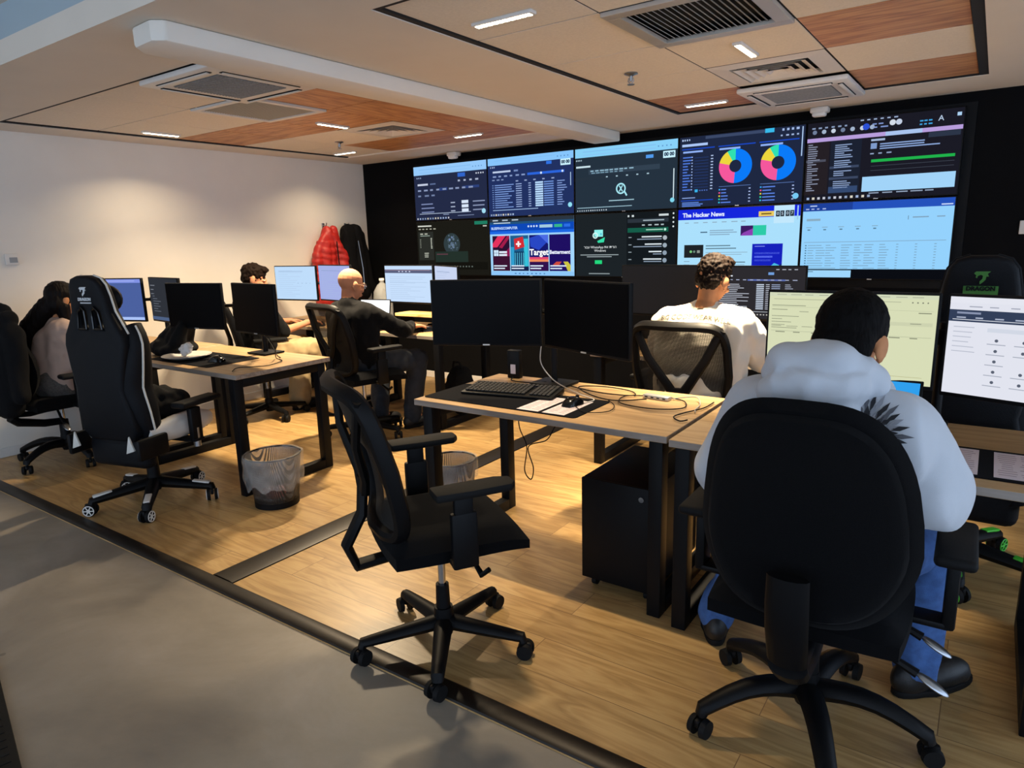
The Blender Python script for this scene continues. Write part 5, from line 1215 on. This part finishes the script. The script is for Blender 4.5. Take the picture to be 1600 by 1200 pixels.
def head(C, Rh, s=1.0):
    """skull, jaw, nose, ears, brow, mouth and neck root; local y is where the face looks"""
    def E(x, y, z, a, b, c, R=None): return ('e', V(C) + Rh @ (V((x, y, z)) * s), (a * s, b * s, c * s), Rh if R is None else Rh @ R)
    pr = [E(0, -.008, .030, .077, .096, .086), E(0, .028, -.035, .060, .066, .078), E(0, .035, -.082, .038, .042, .032), E(0, .075, -.004, .058, .022, .014),
          E(0, .102, -.026, .012, .018, .014), E(0, .094, -.006, .009, .014, .028), E(0, .088, -.062, .026, .014, .008), E(0, .086, -.074, .022, .013, .008), E(.042, .068, -.036, .022, .018, .016), E(-.042, .068, -.036, .022, .018, .016)]
    for sg in (-1, 1):
        pr += [E(sg * .080, -.012, -.014, .010, .022, .034, Matrix.Rotation(sg * -.35, 3, 'Z')), E(sg * .079, -.004, -.040, .008, .011, .012)]
    ex = MB()
    for sg in (-1, 1):
        ex.ell(V(C) + Rh @ (V((sg * .031, .080, .0)) * s), (.0135 * s, .0105 * s, .0095 * s), Rh, 1, 12, 8); ex.ell(V(C) + Rh @ (V((sg * .031, .0875, .0)) * s), (.006 * s, .004 * s, .006 * s), Rh, 2, 10, 6)
        ex.ell(V(C) + Rh @ (V((sg * .032, .086, .021)) * s), (.02 * s, .006 * s, .0038 * s), Rh, 4, 10, 6)
    ex.ell(V(C) + Rh @ (V((0, .0975, -.064)) * s), (.021 * s, .006 * s, .0045 * s), Rh, 3, 12, 6); ex.ell(V(C) + Rh @ (V((0, .0955, -.0725)) * s), (.018 * s, .006 * s, .005 * s), Rh, 3, 12, 6)
    return pr, ex
def rotm(yaw, pitch, roll=0): return (Matrix.Rotation(radians(yaw), 3, 'Z') @ Matrix.Rotation(radians(pitch), 3, 'X') @ Matrix.Rotation(radians(roll), 3, 'Y'))
class Person:
    def __init__(s, label, group=None): s.label = label
    def body(s, J, skin, hairmat, hands, g=1.0, gender=0):
        s.J = J; Rh = J['Rh']; C = V(J['head'])
        pr, ex = head(C, Rh, J.get('hs', 1.0))
        nk = V(J['neck']); ch = V(J['chest']); pe = V(J['pelvis'])
        pr += [('c', nk - V((0, 0, .05)), C + Rh @ V((0, -.018, -.05)), .056, .05), ('c', nk - V((0, 0, .02)), ch, .07, .10), ('c', ch, pe, .11, .12)]
        for k in 'LR':
            pr += [('c', ch + (V(J['sh' + k]) - ch) * .5, J['sh' + k], .08, .05), ('c', J['sh' + k], J['el' + k], .046, .038), ('c', J['el' + k], J['wr' + k], .037, .025)]
            pr += [('c', pe, J['hip' + k], .11, .085), ('c', J['hip' + k], J['kn' + k], .075, .052), ('c', J['kn' + k], J['an' + k], .05, .036), ('c', J['an' + k], V(J['an' + k]) + V(J['toe' + k]) * .13 - V((0, 0, .06)), .036, .03)]
            f = J.get('hf' + k)
            if f is not None: pr += hand(J['wr' + k], f, (0, 0, -1), J['lat' + k], J.get('curl' + k, .35), g)
        o = blob('person', pr, [skin, M['eye'], M['iris'], M['lip'], hairmat], None, .0062, 1, None, ex)
        s.o = tag(o, s.label, 'person'); return o
    def part(s, name, pr, m, voxel=.011, smooth=4, disp=None, parent=None):
        return blob(name, pr, m, parent or s.o, voxel, smooth, disp)
    def trousers(s, m, name='trousers', disp=None, ri=(.125, .10, .075, .06, .062), pel=.155):
        J = s.J; pe = V(J['pelvis']); pr = [('e', pe + V((0, 0, .0)), (pel + .03, pel * .95, .13))]
        for k in 'LR':
            a, kn, an = V(J['hip' + k]), V(J['kn' + k]), V(J['an' + k]); e = an - (an - kn).normalized() * .0 + V((0, 0, -.012)) + V(J['toe' + k]).normalized() * .012
            pr += [('c', pe + (a - pe) * .6, a, ri[0], ri[0] * .9), ('c', a, kn, ri[1], ri[2]), ('c', kn, e, ri[2], ri[4])]
        return s.part(name, pr, m, .011, 4, disp or folds(.010, 9, (1, 1, .5)))
    def shoes(s, sole=True):
        for k in 'LR':
            an, d = V(s.J['an' + k]), V(s.J['toe' + k]).normalized(); g = V((an.x, an.y, 0)); h = g + d * -.04
            R = Matrix((V((d.y, -d.x, 0)), d, V((0, 0, 1)))).transposed(); z0 = s.J.get('fz' + k, 0.0); Z_ = V((0, 0, z0))
            pr = [('e', g + d * .0 + Z_ + V((0, 0, .055)), (.046, .08, .065), R), ('e', g + d * .12 + Z_ + V((0, 0, .046)), (.054, .11, .048), R), ('c', an + V((0, 0, -.01)), g + Z_ + V((0, 0, .055)), .052, .05), ('e', g + d * .17 + Z_ + V((0, 0, .035)), (.048, .06, .038), R)]
            o = s.part('shoe', pr, M['shoe'], .007, 3)
            B = MB(); pts = []
            for i in range(28):
                a = 2 * pi * i / 28; c_, s_ = cos(a), sin(a); y = .085 + .155 * s_; x = (.053 - .010 * cos(pi * (y - .1) / .15) * 0) * math.copysign(abs(c_) ** .7, c_) * (1.0 if y > .05 else .86); pts.append((x, y))
            B.prism(pts, .022, Matrix.Translation(g + Z_ + V((0, 0, .001))) @ R.to_4x4() @ Matrix(((1, 0, 0, 0), (0, 0, 1, 0), (0, 1, 0, 0), (0, 0, 0, 1))), bev=.004); B.build('sole', M['rubber'], o)
            B = MB()
            for q in range(3): p = g + d * (.07 + q * .022) + Z_ + V((0, 0, .092 - q * .008)); B.tube([p - V((d.y, -d.x, 0)) * .022, p + V((0, 0, .006)), p + V((d.y, -d.x, 0)) * .022], .003, 6)
            B.build('laces', M['reflect'], o)
    def sleeve_top(s, m, name, ru=.07, re=.062, rw=.05, body=(.15, .155), extra=(), disp=None, depth=.85, collar=True, stop=.0, voxel=.011):
        J = s.J; ch, pe, nk = V(J['chest']), V(J['pelvis']), V(J['neck']); pr = []
        for k in 'LR':
            sh, el, wr = V(J['sh' + k]), V(J['el' + k]), V(J['wr' + k]); wr = wr + (el - wr) * stop
            ins = sh + (ch - sh) * .35; low = pe + (V((sh.x, sh.y, pe.z)) - pe) * .45 + V((0, 0, .02))
            pr += [('c', sh, el, ru, re), ('c', el, wr, re, rw), ('c', nk + (sh - nk) * .25 - V((0, 0, .02)), sh, .06, ru * 1.0), ('c', ins, low, body[0] * .8, body[1] * .85)]
        pr += [('c', ch, pe + V((0, 0, .03)), body[0], body[1]), ('c', nk - V((0, 0, .03)), ch, .075, body[0])]
        pr += list(extra)
        return s.part(name, pr, m, voxel, 5, disp or folds(.011, 7, (1, 1, .6)))
def rebase(p, x, y):
    for o in [p.o] + list(p.o.children_recursive):
        if o is p.o or o.parent is p.o or True:
            if o.type == 'MESH' and o.matrix_basis == Matrix.Identity(4): o.data.transform(Matrix.Translation((-x, -y, 0)))
    p.o.location = (x, y, 0)

# --- the person in the pale hoodie, back to the camera
p = Person('person in a pale grey hooded sweatshirt with a dark flower print, seated back to camera')
Rh = rotm(-6, -24, 3)
J = dict(head=(-.286, 1.93, 1.198), Rh=Rh, hs=1.02, neck=(-.305, 1.90, 1.075), chest=(-.320, 1.93, .90), pelvis=(-.320, 1.97, .60),
         shL=(-.495, 1.92, .99), shR=(-.160, 1.92, .985), elL=(-.60, 1.98, .775), elR=(-.07, 1.99, .80), wrL=(-.46, 2.24, .785), wrR=(-.19, 2.24, .785),
         hipL=(-.40, 1.93, .575), hipR=(-.215, 1.93, .575), knL=(-.55, 2.33, .56), knR=(-.085, 2.33, .54), anL=(-.72, 2.30, .10), anR=(-.085, 2.33, .10),
         toeL=(-.25, .7, 0), toeR=(.6, .75, 0), hfL=(.35, .9, -.05), hfR=(-.3, .9, -.05), latL=(1, 0, 0), latR=(-1, 0, 0))
p.body(J, M['skin'], M['hair'], True)
nk = V(J['neck'])
top = p.sleeve_top(M['hoodie'], 'hooded_sweatshirt', .092, .092, .06, (.155, .165), extra=[('e', (-.45, 1.87, .94), (.11, .09, .12)), ('e', (-.18, 1.87, .96), (.11, .09, .12)), ('e', (-.085, 1.98, .80), (.09, .11, .085)), ('e', (-.61, 1.97, .79), (.07, .10, .085)), ('c', (-.46, 1.87, 1.0), (-.19, 1.875, .995), .08, .08)], disp=folds(.012, 5, (1, 1, .5), 2.0))
hd = [('e', (-.34, 1.81, 1.085), (.135, .085, .066), rotm(0, -20, -8)), ('c', (-.435, 1.90, 1.11), (-.40, 1.83, 1.14), .05, .056), ('c', (-.40, 1.83, 1.14), (-.30, 1.81, 1.150), .058, .056), ('c', (-.30, 1.81, 1.15), (-.225, 1.86, 1.105), .052, .046), ('c', (-.225, 1.86, 1.105), (-.22, 1.96, 1.05), .044, .04), ('c', (-.435, 1.90, 1.11), (-.39, 1.99, 1.06), .046, .04), ('e', (-.335, 1.785, 1.035), (.11, .055, .05), rotm(0, -30, -6))]
hood = p.part('hood', hd, M['hoodie'], .008, 3, folds(.012, 7, (1, 1, 1.2), 5.0), top)
# flower print on the back of the right shoulder
pet = []
c0 = (.094, .012)
for ring, (n, r0, r1, w_) in enumerate(((25, .05, .10, .013), (21, .034, .08, .014), (17, .018, .06, .014), (13, .0, .042, .014))):
    for k in range(n):
        a = radians(-60 + 290 * (k + .5 * (ring % 2)) / (n - 1)) + random.uniform(-.05, .05); t_ = bmesh.new()
        rr = r1 * random.uniform(.85, 1.1); u_ = V((cos(a), sin(a))); v_ = V((-sin(a), cos(a))); o_ = V(c0)
        L_ = [o_ + u_ * r0, o_ + u_ * (r0 + (rr - r0) * .55) + v_ * w_ * .45, o_ + u_ * rr, o_ + u_ * (r0 + (rr - r0) * .55) - v_ * w_ * .45]
        vs = [t_.verts.new((q.x, q.y, 0)) for q in L_]; t_.faces.new((vs[0], vs[1], vs[2])); t_.faces.new((vs[0], vs[2], vs[3])); bmesh.ops.subdivide_edges(t_, edges=t_.edges[:], cuts=3, use_grid_fill=True); pet.append((t_, (0, 1, 0, 2)[(k + 2 * ring) % 4]))
decal(top, pet, [M['ink'], M['ink2'], mat('pale_grey_print', '#8b8e96', .8)], 'flower_print', top, (-.315, 1.62, 1.03), (1, .25, 0), (0, .3, 1), (.05, 1, -.35), .003)
p.trousers(M['jeans'], 'jeans', ri=(.12, .092, .07, .056, .062)); p.shoes()
hr = [('e', V(J['head']) + Rh @ V((0, -.014, .040)), (.087, .103, .093), Rh), ('e', V(J['head']) + Rh @ V((0, -.055, -.02)), (.076, .052, .075), Rh), ('e', V(J['head']) + Rh @ V((0, .045, .085)), (.065, .05, .04), Rh)]
p.part('hair', hr, M['hair'], .006, 2, lambda c, n: .0025 * noise.noise(c * 80)); rebase(p, -.315, 1.98)

# --- the person in the white sweatshirt
p = Person('person in a bright white sweatshirt with faded back lettering, facing the video wall')
Rh = rotm(-12, -16, 4)
J = dict(head=(-1.172, 3.485, 1.245), Rh=Rh, neck=(-1.19, 3.44, 1.11), chest=(-1.21, 3.44, .93), pelvis=(-1.25, 3.47, .60),
         shL=(-1.385, 3.42, 1.015), shR=(-1.015, 3.46, 1.02), elL=(-1.50, 3.60, .80), elR=(-.945, 3.63, .83), wrL=(-1.36, 3.86, .80), wrR=(-1.00, 3.855, .80),
         hipL=(-1.34, 3.5, .57), hipR=(-1.16, 3.5, .57), knL=(-1.40, 3.93, .56), knR=(-1.10, 3.93, .56), anL=(-1.40, 3.86, .11), anR=(-1.08, 3.86, .11),
         toeL=(0, 1, 0), toeR=(0, 1, 0), hfL=(.3, 1, -.06), hfR=(.25, 1, -.06), latL=(1, 0, 0), latR=(-1, 0, 0))
p.body(J, M['skin'], M['hair'], True)
top = p.sleeve_top(M['whiteshirt'], 'sweatshirt', .08, .075, .052, (.155, .165), disp=folds(.014, 8, (1, 1, .7), 1.0))
tb = text_bm('BIG CODE WEAR WELL', .034, 'CENTER', .0006)
for v in tb.verts: v.co.y -= .5 * v.co.x ** 2
decal(top, [(tb, 0)], [M['greyprint']], 'back_lettering', top, (-1.21, 3.2, 1.082), (1, .05, -.02), (0, .2, 1), (0, 1, -.12), .002)
MB().box((-1.195, 3.372, 1.105), (.03, .004, .006)).build('neck_label', M['greyprint'], top, smooth=False)
p.trousers(M['darkjeans'], 'jeans'); p.shoes()
hr = [('e', V(J['head']) + Rh @ V((0, -.010, .044)), (.083, .101, .090), Rh), ('e', V(J['head']) + Rh @ V((0, -.05, -.0)), (.074, .052, .065), Rh), ('e', V(J['head']) + Rh @ V((0, .04, .10)), (.07, .06, .035), Rh)]
p.part('hair', hr, M['hair2'], .005, 1, lambda c, n: .009 * noise.noise(c * 55) + .004 * noise.noise(c * 120)); rebase(p, -1.22, 3.5)

# --- the bald person in black
p = Person('bald person with glasses in a black jumper and dark jeans, right hand on a mouse')
Rh = rotm(-8, -12, 0)
J = dict(head=(-4.02, 3.605, 1.168), Rh=Rh, hs=1.04, neck=(-4.0, 3.545, 1.04), chest=(-3.99, 3.54, .88), pelvis=(-3.98, 3.52, .585),
         shL=(-4.165, 3.57, .95), shR=(-3.815, 3.60, .945), elL=(-4.24, 3.80, .79), elR=(-3.74, 3.86, .80), wrL=(-4.19, 4.03, .81), wrR=(-3.835, 4.05, .805),
         hipL=(-4.07, 3.57, .56), hipR=(-3.89, 3.57, .56), knL=(-4.15, 4.0, .56), knR=(-3.72, 3.98, .555), anL=(-4.02, 3.80, .11), anR=(-3.755, 3.90, .11),
         toeL=(.1, 1, 0), toeR=(.1, 1, 0), hfL=(.25, 1, .12), hfR=(.45, .9, -.05), latL=(1, 0, .2), latR=(-1, .2, 0), curlL=.15)
p.body(J, M['skin2'], M['scalp'], True)
p.sleeve_top(M['blkknit'], 'jumper', .068, .06, .042, (.145, .155), stop=.06, disp=folds(.009, 9, (1, 1, .7)))
p.trousers(M['darkjeans'], 'jeans', ri=(.12, .095, .078, .06, .066)); p.shoes()
C = V(J['head'])
B = MB()
for sg in (-1, 1):
    B.tube([C + Rh @ V((sg * .033 + .025 * cos(a), .103, .0 + .019 * sin(a))) for a in [2 * pi * i / 20 for i in range(20)]], .0022, 6, closed=True)
    B.tube([C + Rh @ V((sg * .058, .102, .004)), C + Rh @ V((sg * .082, .06, .006)), C + Rh @ V((sg * .087, -.01, .004)), C + Rh @ V((sg * .085, -.03, -.012))], .0022, 6)
B.tube([C + Rh @ V((-.009, .105, .004)), C + Rh @ V((.009, .105, .004))], .0022, 6); B.build('glasses', M['chrome'], p.o)
bd = MB().box((0, 0, 0), (.004, .075, .05), bev=.001); bdo = bd.build('badge', M['paper'], p.o, smooth=False); bdo.location = (-3.80, 3.60, .60); bdo.rotation_euler = (radians(25), 0, radians(-30))
MB().tube([(-3.80, 3.62, .62), (-3.82, 3.62, .70)], .004, 6).build('badge_cord', M['rubber'], p.o)
bdo.location = (bdo.location.x + 3.98, bdo.location.y - 3.58, bdo.location.z); rebase(p, -3.98, 3.58)

# --- the person half hidden in the far left corner
p = Person('dark-haired person in a dark tee and beige trousers half hidden behind an unlit monitor')
Rh = rotm(-32, -14, 0)
J = dict(head=(-5.17, 3.56, 1.205), Rh=Rh, neck=(-5.16, 3.53, 1.07), chest=(-5.15, 3.53, .90), pelvis=(-5.12, 3.55, .59),
         shL=(-5.33, 3.52, .98), shR=(-4.985, 3.50, .96), elL=(-5.38, 3.72, .79), elR=(-4.93, 3.62, .755), wrL=(-5.25, 3.92, .80), wrR=(-4.925, 3.90, .805),
         hipL=(-5.2, 3.6, .57), hipR=(-5.03, 3.58, .57), knL=(-5.2, 4.0, .56), knR=(-4.73, 3.88, .58), anL=(-5.1, 3.85, .11), anR=(-4.66, 3.86, .11),
         toeL=(.2, 1, 0), toeR=(.6, .8, 0), hfL=(.3, 1, -.05), hfR=(-.05, 1, -.04), latL=(1, 0, 0), latR=(-1, 0, 0))
p.body(J, M['skin2'], M['hair2'], True)
p.sleeve_top(M['blkknit'], 'tee', .07, .06, .05, (.14, .15), stop=1.0, disp=folds(.009, 9))
p.trousers(M['tan'], 'trousers', ri=(.125, .11, .095, .08, .085), disp=folds(.016, 8, (1, 1, .6))); p.shoes()
C = V(J['head'])
hr = [('e', C + Rh @ V((0, -.012, .045)), (.084, .103, .088), Rh), ('e', C + Rh @ V((0, -.055, .0)), (.074, .052, .06), Rh), ('e', C + Rh @ V((0, .055, .088)), (.065, .055, .03), Rh)]
p.part('hair', hr, M['hair2'], .005, 1, lambda c, n: .008 * noise.noise(c * 45)); rebase(p, -5.12, 3.6)

# --- the long-haired person by the wall
p = Person('person with long dark hair in a dusty beige top seated by the left wall')
Rh = rotm(6, -20, -6)
J = dict(head=(-5.275, 2.10, 1.145), Rh=Rh, hs=.97, neck=(-5.31, 2.05, 1.02), chest=(-5.32, 2.03, .86), pelvis=(-5.33, 2.00, .58),
         shL=(-5.47, 2.03, .935), shR=(-5.165, 2.06, .955), elL=(-5.54, 2.2, .74), elR=(-5.115, 2.10, .71), wrL=(-5.40, 2.40, .79), wrR=(-5.10, 2.32, .765),
         hipL=(-5.41, 2.03, .565), hipR=(-5.25, 2.03, .565), knL=(-5.42, 2.42, .55), knR=(-5.22, 2.42, .55), anL=(-5.42, 2.36, .11), anR=(-5.2, 2.36, .11),
         toeL=(0, 1, 0), toeR=(0, 1, 0), hfL=(.2, 1, -.05), hfR=(.1, 1, -.05), latL=(1, 0, 0), latR=(-1, 0, 0))
p.body(J, M['skin'], M['hair3'], True, .92)
p.sleeve_top(M['pinktop'], 'blouse', .062, .055, .042, (.125, .135), disp=folds(.009, 8))
p.trousers(M['greyskirt'], 'trousers', ri=(.12, .095, .07, .055, .06)); p.shoes()
C = V(J['head'])
hr = [('e', C + Rh @ V((0, -.012, .040)), (.088, .103, .092), Rh), ('e', C + Rh @ V((0, -.045, -.03)), (.080, .062, .085), Rh)]
for (a, b_, r0, r1) in (((-5.30, 2.02, 1.10), (-5.36, 1.92, .98), .075, .065), ((-5.36, 1.92, .98), (-5.43, 1.87, .84), .066, .055), ((-5.43, 1.87, .84), (-5.47, 1.85, .70), .055, .03), ((-5.33, 2.0, 1.08), (-5.41, 1.95, .94), .06, .05), ((-5.41, 1.95, .94), (-5.47, 1.93, .78), .05, .03), ((-5.22, 2.08, 1.10), (-5.21, 2.08, 1.0), .045, .03)): hr.append(('c', a, b_, r0, r1))
p.part('long_hair', hr, M['hair3'], .006, 3, lambda c, n: .005 * noise.noise(V((c.x * 70, c.y * 70, c.z * 8)))); rebase(p, -5.33, 2.05)

# ------------------------------------------------------------------ daylight, camera, view
w = bpy.data.worlds.new('daylight'); SC.world = w; w.use_nodes = True
bg = w.node_tree.nodes['Background']; bg.inputs['Color'].default_value = (.60, .76, 1.0, 1); bg.inputs['Strength'].default_value = 2.35
cam = bpy.data.cameras.new('camera'); co = bpy.data.objects.new('camera', cam); COL.objects.link(co)
cam.sensor_width = 36; cam.lens = 36 * 1063.82354 / 1600; cam.clip_start = .05
yw, pt, rl = -.613284909, -.210728618, .0278142255
f = V((sin(yw) * cos(pt), cos(yw) * cos(pt), sin(pt))); rt = V((cos(yw), -sin(yw), 0)); dn = f.cross(rt)
r_ = rt * cos(rl) + dn * sin(rl); d_ = -rt * sin(rl) + dn * cos(rl)
co.matrix_world = Matrix(((r_.x, -d_.x, -f.x, 0), (r_.y, -d_.y, -f.y, 0), (r_.z, -d_.z, -f.z, 1.48), (0, 0, 0, 1)))
SC.camera = co
SC.view_settings.view_transform = 'Standard'; SC.view_settings.look = 'None'; SC.view_settings.exposure = .06; SC.view_settings.gamma = 1; SC.view_settings.use_curve_mapping = False
SC.cycles.use_denoising = True; SC.cycles.max_bounces = 8; SC.cycles.transparent_max_bounces = 24; SC.cycles.sample_clamp_indirect = 6
